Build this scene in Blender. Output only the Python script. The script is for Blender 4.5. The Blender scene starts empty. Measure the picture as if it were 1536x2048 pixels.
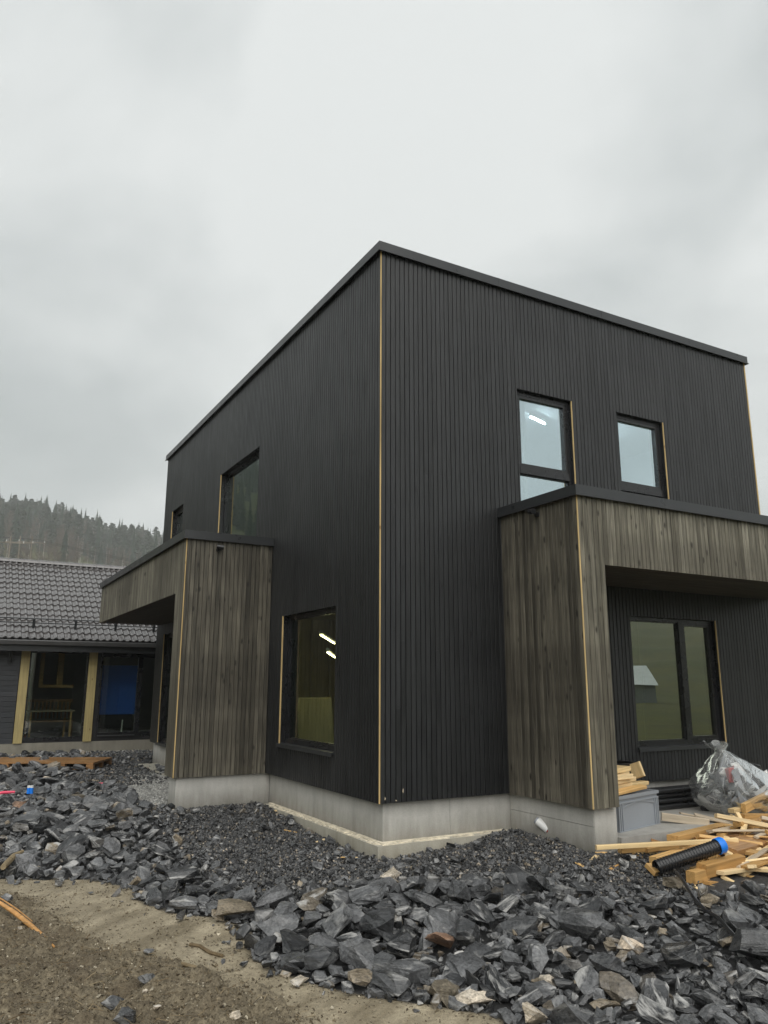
import bpy, bmesh, math, random
import numpy as np
from mathutils import Vector, Matrix, noise as mnoise
random.seed(7); RNG = np.random.default_rng(11)
S = bpy.context.scene
COL = S.collection
R = math.radians

# ------------------------------------------------------------------ camera
CAM = np.array([-4.4422, -8.011, 1.3021]); FPX = 1542.57
PITCH, YAW, ROLL = .2209, .5117, .002
FW = np.array([math.sin(YAW)*math.cos(PITCH), math.cos(YAW)*math.cos(PITCH), math.sin(PITCH)])
RT0 = np.array([math.cos(YAW), -math.sin(YAW), 0.]); UP0 = np.cross(RT0, FW)
RT = math.cos(ROLL)*RT0 + math.sin(ROLL)*UP0; UP = math.cos(ROLL)*UP0 - math.sin(ROLL)*RT0
cam = bpy.data.objects.new('camera', bpy.data.cameras.new('camera')); COL.objects.link(cam)
cam.matrix_world = Matrix(((RT[0], UP[0], -FW[0], CAM[0]), (RT[1], UP[1], -FW[1], CAM[1]), (RT[2], UP[2], -FW[2], CAM[2]), (0, 0, 0, 1)))
cam.data.sensor_fit = 'HORIZONTAL'; cam.data.sensor_width = 36; cam.data.lens = FPX/1536*36
cam.data.clip_end = 4000; cam.data.clip_start = .05
S.camera = cam
S.render.resolution_x, S.render.resolution_y = 768, 1024

def at(u, v, ax, val):
    """photo pixel -> point of the place where its sight line meets a plane x/y/z = val"""
    d = FW*FPX + RT*(u-768) - UP*(v-1024)
    return CAM + (val-CAM[ax])/d[ax]*d
def pix(P):
    q = np.asarray(P, float) - CAM
    z = q@FW
    return 768+FPX*(q@RT)/z, 1024-FPX*(q@UP)/z, z

# ------------------------------------------------------------------ node helper
def nd(nt, typ, ins=None, **props):
    n = nt.nodes.new(typ)
    for k, v in props.items(): setattr(n, k, v)
    for k, v in (ins or {}).items():
        s = n.inputs[k]
        if hasattr(v, 'is_output'): nt.links.new(v, s)
        else: s.default_value = v
    return n

# ------------------------------------------------------------------ world, sun, exposure
SUN_EL, SUN_AZ = 48, 203          # azimuth from +Y towards +X
W = bpy.data.worlds.new('World'); S.world = W; W.use_nodes = True
nt = W.node_tree; nt.nodes.clear()
sky = nd(nt, 'ShaderNodeTexSky', sky_type='NISHITA', sun_disc=False, sun_elevation=R(SUN_EL), sun_rotation=R(SUN_AZ))
tc = nd(nt, 'ShaderNodeTexCoord'); g = tc.outputs['Generated']
sp = nd(nt, 'ShaderNodeSeparateXYZ', {0: g})
zz = nd(nt, 'ShaderNodeMath', {0: sp.outputs[2], 1: 0.0}, operation='MAXIMUM').outputs[0]
zz = nd(nt, 'ShaderNodeMath', {0: zz, 1: .42}, operation='ADD').outputs[0]
pv = nd(nt, 'ShaderNodeVectorMath', {0: g, 1: nd(nt, 'ShaderNodeCombineXYZ', {0: zz, 1: zz, 2: zz}).outputs[0]}, operation='DIVIDE').outputs[0]
n1 = nd(nt, 'ShaderNodeTexNoise', {'Vector': pv, 'Scale': 1.9, 'Detail': 6.0, 'Roughness': .52, 'Distortion': .35}).outputs[0]
pv2 = nd(nt, 'ShaderNodeVectorMath', {0: pv, 1: (5.6, 2.2, 1.3)}, operation='ADD').outputs[0]
n2 = nd(nt, 'ShaderNodeTexNoise', {'Vector': pv2, 'Scale': .8, 'Detail': 2.0}).outputs[0]
nm = nd(nt, 'ShaderNodeMix', {0: .38, 2: n1, 3: n2}, data_type='FLOAT').outputs[0]
# thinner cloud towards the sun's side
dsun = nd(nt, 'ShaderNodeVectorMath', {0: g, 1: (.93, .30, .2)}, operation='DOT_PRODUCT').outputs['Value']
nm = nd(nt, 'ShaderNodeMath', {0: dsun, 1: .125, 2: nm}, operation='MULTIPLY_ADD').outputs[0]
cr = nd(nt, 'ShaderNodeValToRGB', {0: nm})
cr.color_ramp.elements[0].position = .40; cr.color_ramp.elements[0].color = (.42, .46, .465, 1)
cr.color_ramp.elements[1].position = .635; cr.color_ramp.elements[1].color = (.82, .845, .84, 1)
e = cr.color_ramp.elements.new(.50); e.color = (.56, .595, .60, 1)
skys = nd(nt, 'ShaderNodeVectorMath', {0: sky.outputs[0], 3: .10}, operation='SCALE').outputs[0]
mx = nd(nt, 'ShaderNodeMix', {0: .95, 6: skys, 7: cr.outputs[0]}, data_type='RGBA').outputs[2]
bg = nd(nt, 'ShaderNodeBackground', {0: mx, 1: .415})
nt.links.new(bg.outputs[0], nd(nt, 'ShaderNodeOutputWorld').inputs[0])
W.cycles.sampling_method = 'MANUAL'; W.cycles.sample_map_resolution = 512

sl = bpy.data.lights.new('sun', 'SUN'); sl.energy = 1.5; sl.angle = R(80); sl.color = (1, .97, .93)
so = bpy.data.objects.new('sun', sl); COL.objects.link(so)
sd = Vector((math.sin(R(SUN_AZ))*math.cos(R(SUN_EL)), math.cos(R(SUN_AZ))*math.cos(R(SUN_EL)), math.sin(R(SUN_EL))))
so.rotation_euler = sd.to_track_quat('Z', 'Y').to_euler()
vs = S.view_settings; vs.view_transform = 'Standard'; vs.look = 'None'; vs.exposure = 1.32; vs.gamma = 1
vs.use_curve_mapping = False
S.cycles.max_bounces = 8; S.cycles.transparent_max_bounces = 16; S.cycles.volume_bounces = 2
S.cycles.use_denoising = True
S.cycles.use_light_tree = True

# ------------------------------------------------------------------ object helpers
def tag(o, label=None, cat=None, group=None, kind=None):
    if label: o['label'] = label
    if cat: o['category'] = cat
    if group: o['group'] = group
    if kind: o['kind'] = kind
    return o
def thing(name, label, cat, loc=(0, 0, 0), rotz=0, group=None):
    o = bpy.data.objects.new(name, None); COL.objects.link(o)
    o.location = loc; o.rotation_euler = (0, 0, rotz); o.empty_display_size = .1
    return tag(o, label, cat, group)
def link_mesh(name, me, parent=None, loc=(0, 0, 0), rot=(0, 0, 0)):
    o = bpy.data.objects.new(name, me); COL.objects.link(o)
    o.location = loc; o.rotation_euler = rot
    if parent: o.parent = parent
    return o
class MB:
    """collects geometry, then links it as one mesh object"""
    def __init__(s): s.v = []; s.f = []; s.r = []; s.M = None; s.n = 0
    def add(s, vs, fs, rnd=0.0):
        if s.M is not None: vs = [tuple(s.M @ Vector(p)) for p in vs]
        k = s.n; s.v.extend(vs); s.n += len(vs); s.r.extend([rnd]*len(vs))
        s.f.extend([tuple(i+k for i in f) for f in fs]); return s
    def box(s, x0, x1, y0, y1, z0, z1, rnd=0.0):
        return s.add([(x0,y0,z0),(x1,y0,z0),(x1,y1,z0),(x0,y1,z0),(x0,y0,z1),(x1,y0,z1),(x1,y1,z1),(x0,y1,z1)],
              [(0,3,2,1),(4,5,6,7),(0,1,5,4),(1,2,6,5),(2,3,7,6),(3,0,4,7)], rnd)
    def prism(s, prof, z0, z1, rnd=0.0):          # profile in xy, extruded in z
        n = len(prof)
        vs = [(x, y, z0) for x, y in prof]+[(x, y, z1) for x, y in prof]
        fs = [(i, (i+1) % n, n+(i+1) % n, n+i) for i in range(n)]+[tuple(range(n-1, -1, -1)), tuple(range(n, 2*n))]
        return s.add(vs, fs, rnd)
    def tube(s, p0, p1, r0, r1=None, n=10, cap=True, rnd=0.0):
        r1 = r0 if r1 is None else r1
        p0, p1 = Vector(p0), Vector(p1); d = (p1-p0).normalized()
        a = d.orthogonal().normalized(); b = d.cross(a)
        vs = []
        for p, r in ((p0, r0), (p1, r1)):
            for i in range(n):
                t = 2*math.pi*i/n; vs.append(tuple(p+a*(r*math.cos(t))+b*(r*math.sin(t))))
        fs = [(i, (i+1) % n, n+(i+1) % n, n+i) for i in range(n)]
        if cap: fs += [tuple(range(n-1, -1, -1)), tuple(range(n, 2*n))]
        return s.add(vs, fs, rnd)
    def path(s, pts, rad, n=8, rnd=0.0):
        pts = [Vector(p) for p in pts]; vs = []; m = len(pts)
        up = Vector((0, 0, 1))
        for i, p in enumerate(pts):
            d = (pts[min(i+1, m-1)]-pts[max(i-1, 0)]).normalized()
            a = d.cross(up); a = a.normalized() if a.length > 1e-4 else d.orthogonal().normalized(); b = d.cross(a)
            r = rad[i] if hasattr(rad, '__len__') else rad
            for k in range(n):
                t = 2*math.pi*k/n; vs.append(tuple(p+a*(r*math.cos(t))+b*(r*math.sin(t))))
        fs = [(i*n+k, i*n+(k+1) % n, (i+1)*n+(k+1) % n, (i+1)*n+k) for i in range(m-1) for k in range(n)]
        fs += [tuple(range(n-1, -1, -1)), tuple(range((m-1)*n, m*n))]
        return s.add(vs, fs, rnd)
    def mesh(s, name, mat=None, smooth=False):
        me = bpy.data.meshes.new(name); me.from_pydata(s.v, [], s.f)
        if any(s.r):
            at_ = me.attributes.new('rnd', 'FLOAT', 'POINT'); at_.data.foreach_set('value', s.r)
        bm = bmesh.new(); bm.from_mesh(me); bmesh.ops.recalc_face_normals(bm, faces=bm.faces); bm.to_mesh(me); bm.free()
        if mat: me.materials.append(mat)
        if smooth:
            me.polygons.foreach_set('use_smooth', [True]*len(me.polygons))
            me.set_sharp_from_angle(angle=R(38))
        return me
    def build(s, name, mat=None, parent=None, loc=(0, 0, 0), rot=(0, 0, 0), smooth=False):
        return link_mesh(name, s.mesh(name, mat, smooth), parent, loc, rot)

# ------------------------------------------------------------------ materials
def newmat(name, rough=.6, spec=.5, color=(.5, .5, .5), metal=0.0):
    m = bpy.data.materials.new(name); m.use_nodes = True; t = m.node_tree
    b = t.nodes['Principled BSDF']
    b.inputs['Base Color'].default_value = (*color, 1); b.inputs['Roughness'].default_value = rough
    b.inputs['Specular IOR Level'].default_value = spec; b.inputs['Metallic'].default_value = metal
    return m, t, b
def rgba(c): return (c[0], c[1], c[2], 1)
def rnd_of(t):
    oi = nd(t, 'ShaderNodeObjectInfo').outputs['Random']
    a = nd(t, 'ShaderNodeAttribute', attribute_name='rnd').outputs['Fac']
    s_ = nd(t, 'ShaderNodeMath', {0: oi, 1: a}, operation='ADD').outputs[0]
    return nd(t, 'ShaderNodeMath', {0: s_}, operation='FRACT').outputs[0]
def mixc(t, f, a, b, blend='MIX'):
    return nd(t, 'ShaderNodeMix', {0: f, 6: a if hasattr(a, 'is_output') else rgba(a), 7: b if hasattr(b, 'is_output') else rgba(b)}, data_type='RGBA', blend_type=blend).outputs[2]
def ramp(t, f, p0, p1, v0=0.0, v1=1.0):
    return nd(t, 'ShaderNodeMapRange', {'Value': f, 'From Min': p0, 'From Max': p1, 'To Min': v0, 'To Max': v1}).outputs[0]
def bump(t, b, h, strength=.3, dist=.01, normal=None):
    ins = {'Height': h, 'Strength': strength, 'Distance': dist}
    if normal: ins['Normal'] = normal
    n = nd(t, 'ShaderNodeBump', ins); t.links.new(n.outputs[0], b.inputs['Normal']); return n.outputs[0]
def noise(t, v, scale, detail=3.0, rough=.55, out=0):
    return nd(t, 'ShaderNodeTexNoise', {'Vector': v, 'Scale': scale, 'Detail': detail, 'Roughness': rough}).outputs[out]

def wood(name, ca, cb, knot, rough=.55, spec=.4, axis=2, streak=.5, knots=.16, weather=None, kscale=(8., 3.4)):
    """sawn timber: two tones picked per board, long grain, knots; axis = grain direction in object space"""
    m, t, b = newmat(name, rough, spec)
    o = nd(t, 'ShaderNodeTexCoord').outputs['Object']; r = rnd_of(t)
    off = nd(t, 'ShaderNodeVectorMath', {0: (17.3, 9.1, 31.7), 3: r}, operation='SCALE').outputs[0]
    v = nd(t, 'ShaderNodeVectorMath', {0: o, 1: off}, operation='ADD').outputs[0]
    sc = [22., 22., 22.]; sc[axis] = 1.1
    gv = nd(t, 'ShaderNodeVectorMath', {0: v, 1: tuple(sc)}, operation='MULTIPLY').outputs[0]
    grain = noise(t, gv, 1.6, 4.0, .6)
    fine = noise(t, gv, 7.0, 3.0, .6)
    big = noise(t, v, 1.1, 3.0)
    base = mixc(t, r, ca, cb)
    f1 = ramp(t, grain, .32, .70, 1+streak*.5, 1-streak*.55)
    base = nd(t, 'ShaderNodeVectorMath', {0: base, 3: f1}, operation='SCALE').outputs[0]
    f2 = ramp(t, big, .3, .7, .82, 1.18)
    base = nd(t, 'ShaderNodeVectorMath', {0: base, 3: f2}, operation='SCALE').outputs[0]
    ks = [kscale[0]]*3; ks[axis] = kscale[1]; ks[1] = .0 if axis != 1 else ks[1]
    kv = nd(t, 'ShaderNodeVectorMath', {0: v, 1: tuple(ks)}, operation='MULTIPLY').outputs[0]
    vo = nd(t, 'ShaderNodeTexVoronoi', {'Vector': kv, 'Scale': 1.0, 'Randomness': 1.0}).outputs['Distance']
    wob = nd(t, 'ShaderNodeMath', {0: fine, 1: .10, 2: vo}, operation='MULTIPLY_ADD').outputs[0]
    kf = ramp(t, wob, knots*.5+.05, knots+.07, .92, 0.0)
    base = mixc(t, kf, base, knot)
    if weather:
        wn = noise(t, o, .7, 4.0); wf = ramp(t, wn, .46, .66, 0, .75)
        base = mixc(t, wf, base, weather)
    t.links.new(base, b.inputs['Base Color'])
    rv = ramp(t, grain, .2, .8, rough-.1, rough+.12); t.links.new(rv, b.inputs['Roughness'])
    hsum = nd(t, 'ShaderNodeMath', {0: fine, 1: .6, 2: grain}, operation='MULTIPLY_ADD').outputs[0]
    bump(t, b, hsum, .25, .004)
    return m
def concrete(name, ca, cb, damp=None, zdamp=(-.50, -.17)):
    m, t, b = newmat(name, .75, .35)
    o = nd(t, 'ShaderNodeTexCoord').outputs['Object']
    n1 = noise(t, o, 1.6, 6.0, .65); n2 = noise(t, o, 60., 2.0)
    sv = nd(t, 'ShaderNodeVectorMath', {0: o, 1: (7., 7., .5)}, operation='MULTIPLY').outputs[0]
    n3 = noise(t, sv, 1.0, 4.0)
    c = mixc(t, ramp(t, n1, .3, .7), ca, cb)
    c = nd(t, 'ShaderNodeVectorMath', {0: c, 3: ramp(t, n3, .3, .75, 1.08, .84)}, operation='SCALE').outputs[0]
    c = nd(t, 'ShaderNodeVectorMath', {0: c, 3: ramp(t, n2, .3, .7, .94, 1.06)}, operation='SCALE').outputs[0]
    pit = nd(t, 'ShaderNodeTexVoronoi', {'Vector': o, 'Scale': 26.}).outputs['Distance']
    pf = ramp(t, pit, .05, .09, .5, 0.0)
    c = mixc(t, pf, c, (.10, .095, .085))
    if damp:
        z = nd(t, 'ShaderNodeSeparateXYZ', {0: o}).outputs[2]
        n4 = noise(t, nd(t, 'ShaderNodeVectorMath', {0: o, 1: (9., 9., 2.)}, operation='MULTIPLY').outputs[0], 1.0, 5.0, .65)
        zz_ = nd(t, 'ShaderNodeMath', {0: n4, 1: .32, 2: z}, operation='MULTIPLY_ADD').outputs[0]
        df = ramp(t, zz_, zdamp[0]+.16, zdamp[1]+.16, .8, 0)
        c = mixc(t, df, c, damp)
    t.links.new(c, b.inputs['Base Color'])
    h = nd(t, 'ShaderNodeMath', {0: n2, 1: .3, 2: n1}, operation='MULTIPLY_ADD').outputs[0]
    bump(t, b, h, .22, .006); return m
def plain(name, color, rough=.5, spec=.5, metal=0.0, var=.12, scale=6.0, bmp=.05):
    m, t, b = newmat(name, rough, spec, color, metal)
    o = nd(t, 'ShaderNodeTexCoord').outputs['Object']; n = noise(t, o, scale, 4.0)
    c = nd(t, 'ShaderNodeVectorMath', {0: color, 3: ramp(t, n, .3, .7, 1-var, 1+var)}, operation='SCALE').outputs[0]
    t.links.new(c, b.inputs['Base Color'])
    t.links.new(ramp(t, n, .3, .7, rough*.85, min(1, rough*1.2)), b.inputs['Roughness'])
    if bmp: bump(t, b, noise(t, o, scale*8, 2.0), bmp, .004)
    return m
def glass(name, tint=(.82, .88, .80), boost=.9, base=.02, refl=(.92, .97, 1.0)):
    m = bpy.data.materials.new(name); m.use_nodes = True; t = m.node_tree; t.nodes.clear()
    o = nd(t, 'ShaderNodeTexCoord').outputs['Object']
    fr = nd(t, 'ShaderNodeFresnel', {'IOR': 1.55}).outputs[0]
    f = nd(t, 'ShaderNodeMath', {0: fr, 1: boost, 2: base}, operation='MULTIPLY_ADD', use_clamp=True).outputs[0]
    bf = nd(t, 'ShaderNodeNewGeometry').outputs['Backfacing']      # one reflection per pane, on the outer faces
    f = nd(t, 'ShaderNodeMath', {0: f, 1: nd(t, 'ShaderNodeMath', {0: 1.0, 1: bf}, operation='SUBTRACT').outputs[0]}, operation='MULTIPLY').outputs[0]
    bp = nd(t, 'ShaderNodeBump', {'Height': noise(t, o, 1.3, 1.0), 'Strength': .03, 'Distance': .02}).outputs[0]
    gl = nd(t, 'ShaderNodeBsdfGlossy', {'Color': rgba(refl), 'Roughness': .004, 'Normal': bp}).outputs[0]
    tr = nd(t, 'ShaderNodeBsdfTransparent', {'Color': rgba(tint)}).outputs[0]
    ms = nd(t, 'ShaderNodeMixShader', {0: f, 1: tr, 2: gl}).outputs[0]
    t.links.new(ms, nd(t, 'ShaderNodeOutputMaterial').inputs[0]); return m
def emit(name, col, strength):
    m = bpy.data.materials.new(name); m.use_nodes = True; t = m.node_tree; t.nodes.clear()
    e_ = nd(t, 'ShaderNodeEmission', {0: rgba(col), 1: strength}).outputs[0]
    t.links.new(e_, nd(t, 'ShaderNodeOutputMaterial').inputs[0]); return m
def rockmat(name, ca, cb, cc, vein, veins=.55, rough=.42, warm=None):
    m, t, b = newmat(name, rough, .5)
    a = nd(t, 'ShaderNodeAttribute', attribute_name='rco').outputs['Vector']; r = rnd_of(t)
    off = nd(t, 'ShaderNodeVectorMath', {0: (13.1, 41.7, 23.9), 3: r}, operation='SCALE').outputs[0]
    v = nd(t, 'ShaderNodeVectorMath', {0: a, 1: off}, operation='ADD').outputs[0]
    r2 = nd(t, 'ShaderNodeMath', {0: nd(t, 'ShaderNodeMath', {0: r, 1: 7.13}, operation='MULTIPLY').outputs[0]}, operation='FRACT').outputs[0]
    r3 = nd(t, 'ShaderNodeMath', {0: nd(t, 'ShaderNodeMath', {0: r, 1: 19.7}, operation='MULTIPLY').outputs[0]}, operation='FRACT').outputs[0]
    bv = nd(t, 'ShaderNodeVectorMath', {0: v, 1: (2.2, 2.2, 17.)}, operation='MULTIPLY').outputs[0]
    band = noise(t, bv, 1.5, 5.0, .62)
    mid = noise(t, v, 5.0, 5.0, .65); fine = noise(t, v, 45., 3.0, .7)
    c = mixc(t, r2, ca, cb)
    c = mixc(t, ramp(t, r3, .90, .97), c, cc)
    c = nd(t, 'ShaderNodeVectorMath', {0: c, 3: ramp(t, mid, .3, .7, .5, 1.6)}, operation='SCALE').outputs[0]
    c = nd(t, 'ShaderNodeVectorMath', {0: c, 3: ramp(t, fine, .32, .68, .55, 1.55)}, operation='SCALE').outputs[0]
    amt = ramp(t, r3, .10, .8, .08, veins)
    vf = nd(t, 'ShaderNodeMath', {0: ramp(t, band, .53, .64), 1: amt}, operation='MULTIPLY').outputs[0]
    c = mixc(t, vf, c, vein)
    if warm: c = mixc(t, ramp(t, mid, .58, .74, 0, .5), c, warm)
    t.links.new(c, b.inputs['Base Color'])
    t.links.new(ramp(t, mid, .3, .7, rough-.12, rough+.2), b.inputs['Roughness'])
    h = nd(t, 'ShaderNodeMath', {0: fine, 1: .25, 2: nd(t, 'ShaderNodeMath', {0: band, 1: .8, 2: mid}, operation='MULTIPLY_ADD').outputs[0]}, operation='MULTIPLY_ADD').outputs[0]
    bump(t, b, h, .9, .02); return m

M = {}
M['black_wood'] = wood('black_stained_wood', (.0085, .0092, .0100), (.0165, .0174, .0186), (.002, .0022, .0025), .40, .50, 2, .9, .15, (.024, .025, .026))
M['black_wood_fine'] = M['black_wood']
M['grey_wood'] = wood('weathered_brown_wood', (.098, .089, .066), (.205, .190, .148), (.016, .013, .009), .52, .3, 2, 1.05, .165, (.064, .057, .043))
M['grey_wood_dark'] = wood('shaded_brown_wood', (.052, .047, .036), (.128, .116, .090), (.010, .008, .006), .46, .35, 2, 1.1, .165, (.036, .032, .025))  # same porch wood, with the wing walls' shade put into a darker colour
M['batten'] = plain('dark_batten', (.012, .012, .013), .7)
M['raw'] = wood('raw_spruce', (.50, .35, .15), (.58, .42, .20), (.26, .14, .05), .6, .3, 2, .35, .1)
M['offcut'] = wood('sawn_offcut', (.40, .225, .075), (.66, .43, .175), (.18, .075, .028), .5, .4, 0, .5, .12, (.36, .20, .07))
M['offcut_pale'] = wood('pale_offcut', (.68, .50, .25), (.76, .58, .33), (.34, .18, .07), .55, .35, 0, .35, .1)
M['offcut_grey'] = wood('grey_board', (.44, .36, .26), (.52, .44, .33), (.2, .14, .08), .5, .4, 0, .4, .08)
M['pallet'] = wood('wet_pallet_wood', (.21, .105, .038), (.31, .165, .065), (.06, .03, .012), .35, .5, 0, .6, .1)
M['imp'] = wood('impregnated_wood', (.33, .265, .115), (.39, .315, .15), (.17, .11, .045), .6, .3, 2, .35, .12)
M['metal'] = plain('black_sheet_metal', (.028, .030, .032), .32, .5, 0.0, .1, 3.0, .02)
M['frame'] = plain('black_window_frame', (.012, .0125, .014), .28, .5, 0.0, .1, 4.0, .0)
M['conc'] = concrete('foundation_concrete', (.42, .41, .38), (.54, .53, .495), (.13, .118, .09))
M['conc_foot'] = concrete('footing_concrete', (.36, .335, .27), (.43, .41, .35), (.16, .135, .09), (-.72, -.45))
M['conc_edge'] = plain('spilled_mortar', (.62, .56, .44), .8, .3, 0, .35, 14., .3)
M['slab'] = concrete('wet_slab', (.26, .25, .23), (.38, .37, .34), None)
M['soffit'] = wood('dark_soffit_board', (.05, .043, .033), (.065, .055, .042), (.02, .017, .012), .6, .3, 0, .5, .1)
M['glass'] = glass('window_glass')
M['glass_nb'] = glass('house_glass', (.85, .9, .85), 1.3, .12); M['glass_up'] = glass('coated_window_glass', (.80, .87, .88), 2.2, .46, (.80, .95, 1.0))
M['glass_dark'] = glass('dim_window_glass', (.62, .70, .62), 1.3, .07, (.9, 1.0, .95)); M['glass_porch'] = glass('porch_window_glass', (.40, .46, .40), 1.6, .30, (.95, 1.0, .88))
M['room'] = plain('pale_room_wall', (.62, .66, .68), .8, .2, 0, .06, 2., .0)
M['room_wood'] = wood('room_wall_boards', (.36, .33, .20), (.42, .39, .24), (.2, .15, .08), .7, .2, 2, .3, .05)
M['room_dark'] = plain('dim_room_wall', (.26, .25, .21), .8, .2, 0, .15, 1.5, .0)
M['tube_cool'] = emit('lit_cool_tube', (.86, .94, 1), 26.0); M['tube'] = emit('lit_tube', (1, .86, .50), 9.0)
M['rock'] = rockmat('dark_schist', (.019, .020, .0215), (.098, .100, .103), (.17, .14, .10), (.40, .395, .38), .9, .29)
M['rock_warm'] = rockmat('brown_schist', (.105, .09, .065), (.15, .125, .09), (.17, .14, .1), (.34, .31, .26), .6, .5, (.13, .075, .035))
M['rock_pale'] = rockmat('pale_quartz_rock', (.36, .31, .24), (.45, .40, .33), (.4, .33, .25), (.55, .52, .47), .7, .55, (.30, .18, .10))
M['rock_rust'] = rockmat('rusty_rock', (.17, .10, .065), (.21, .13, .085), (.2, .12, .08), (.36, .29, .23), .5, .5, (.22, .10, .05))
M['gravel'] = rockmat('dark_gravel', (.028, .029, .031), (.075, .075, .075), (.26, .22, .17), (.3, .3, .29), .4, .38)
M['gravel_grey'] = rockmat('light_gravel', (.26, .26, .245), (.40, .395, .37), (.46, .44, .40), (.42, .42, .4), .4, .55)
M['clod'] = rockmat('soil_clods', (.070, .055, .034), (.140, .114, .073), (.36, .32, .24), (.2, .17, .12), .15, .75)
M['twig'] = wood('dead_twig', (.11, .075, .04), (.24, .19, .115), (.05, .03, .02), .7, .2, 0, .5, .05)
M['bark'] = wood('peeled_stick', (.42, .22, .075), (.48, .27, .10), (.18, .08, .03), .5, .4, 0, .6, .12)
M['crate'] = plain('grey_plastic', (.25, .27, .295), .42, .5, 0, .05, 3., .02)
M['black_plastic'] = plain('black_plastic', (.014, .014, .015), .3, .5, 0, .1, 5., .02)
M['blue'] = plain('blue_plastic', (.01, .19, .72), .35, .5, 0, .05, 5., .0)
M['white_plastic'] = plain('white_plastic', (.72, .72, .70), .4, .5, 0, .06, 9., .0)
M['red'] = plain('red_plastic', (.38, .02, .018), .4, .5, 0, .1, 9., .0)
M['pink'] = plain('pink_marker', (.75, .07, .14), .5, .4, 0, .1, 9., .0)
M['litter'] = plain('torn_sheet', (.13, .14, .15), .5, .4, 0, .6, 5., .3)
M['tile'] = plain('wet_roof_tile', (.10, .094, .093), .16, .85, 0, .22, 5., .05)
M['siding'] = wood('dark_grey_siding', (.034, .037, .041), (.046, .048, .053), (.015, .015, .016), .5, .4, 0, .35, .05)
M['steel'] = plain('galvanised_steel', (.10, .10, .10), .4, .5, .5, .1, 5., .0)
M['pole'] = plain('weathered_pole', (.24, .215, .185), .8, .2, 0, .2, 2., .0)
M['needles'] = plain('spruce_needles', (.012, .024, .013), .8, .2, 0, .45, .15, .0)
M['needles_b'] = plain('pine_needles', (.022, .034, .018), .8, .2, 0, .45, .15, .0)
M['twigs'] = plain('bare_branches', (.105, .078, .064), .9, .1, 0, .3, .4, .0)
M['birch'] = plain('birch_bark', (.45, .43, .39), .8, .2, 0, .2, .8, .0)
M['skin_blue'] = plain('blue_painted_steel', (.02, .12, .55), .4, .5, 0, .1, 2., .0)
M['white_paint'] = plain('pale_painted_wood', (.24, .26, .27), .6, .3, 0, .1, 2., .0)
M['roof_pale'] = plain('pale_metal_roof', (.55, .60, .64), .5, .4, 0, .08, 2., .0)

# clear plastic film: thin, crinkled, partly see-through
m = bpy.data.materials.new('clear_film'); m.use_nodes = True; t = m.node_tree; t.nodes.clear()
o = nd(t, 'ShaderNodeTexCoord').outputs['Object']
w1 = noise(t, o, 2.2, 2.0, .5)
fv = nd(t, 'ShaderNodeVectorMath', {0: nd(t, 'ShaderNodeVectorRotate', {'Vector': o, 'Angle': R(38)}, rotation_type='Y_AXIS').outputs[0], 1: (1.1, 3.2, 5.5)}, operation='MULTIPLY').outputs[0]
w2 = nd(t, 'ShaderNodeTexNoise', {'Vector': fv, 'Scale': 1.25, 'Detail': 2.5, 'Roughness': .45, 'Distortion': .9}).outputs[0]
rid = nd(t, 'ShaderNodeMath', {0: nd(t, 'ShaderNodeMath', {0: w2, 1: .5}, operation='SUBTRACT').outputs[0]}, operation='ABSOLUTE').outputs[0]
rid = ramp(t, rid, 0, .022, 1, 0)
z = nd(t, 'ShaderNodeSeparateXYZ', {0: o})
hz = nd(t, 'ShaderNodeMath', {0: z.outputs[0], 1: .9, 2: z.outputs[2]}, operation='MULTIPLY_ADD').outputs[0]
al = nd(t, 'ShaderNodeMath', {0: ramp(t, hz, .25, .95, .05, .48), 1: ramp(t, w1, .45, .62, .0, .16)}, operation='ADD').outputs[0]
al = nd(t, 'ShaderNodeMath', {0: rid, 1: .34, 2: al}, operation='MULTIPLY_ADD', use_clamp=True).outputs[0]
bp = nd(t, 'ShaderNodeBump', {'Height': nd(t, 'ShaderNodeMath', {0: rid, 1: .25, 2: w2}, operation='MULTIPLY_ADD').outputs[0], 'Strength': .35, 'Distance': .06}).outputs[0]
ps = nd(t, 'ShaderNodeBsdfPrincipled', {'Base Color': (.50, .52, .51, 1), 'Roughness': .35, 'Alpha': al, 'Normal': bp, 'Specular IOR Level': .4})
gl = nd(t, 'ShaderNodeBsdfGlossy', {'Color': (.8, .82, .82, 1), 'Roughness': .2, 'Normal': bp}).outputs[0]
fr = nd(t, 'ShaderNodeMath', {0: nd(t, 'ShaderNodeFresnel', {'IOR': 1.35, 'Normal': bp}).outputs[0], 1: .8}, operation='MULTIPLY').outputs[0]
ms = nd(t, 'ShaderNodeMixShader', {0: fr, 1: ps.outputs[0], 2: gl}).outputs[0]
t.links.new(ms, nd(t, 'ShaderNodeOutputMaterial').inputs[0]); M['film'] = m

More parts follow.
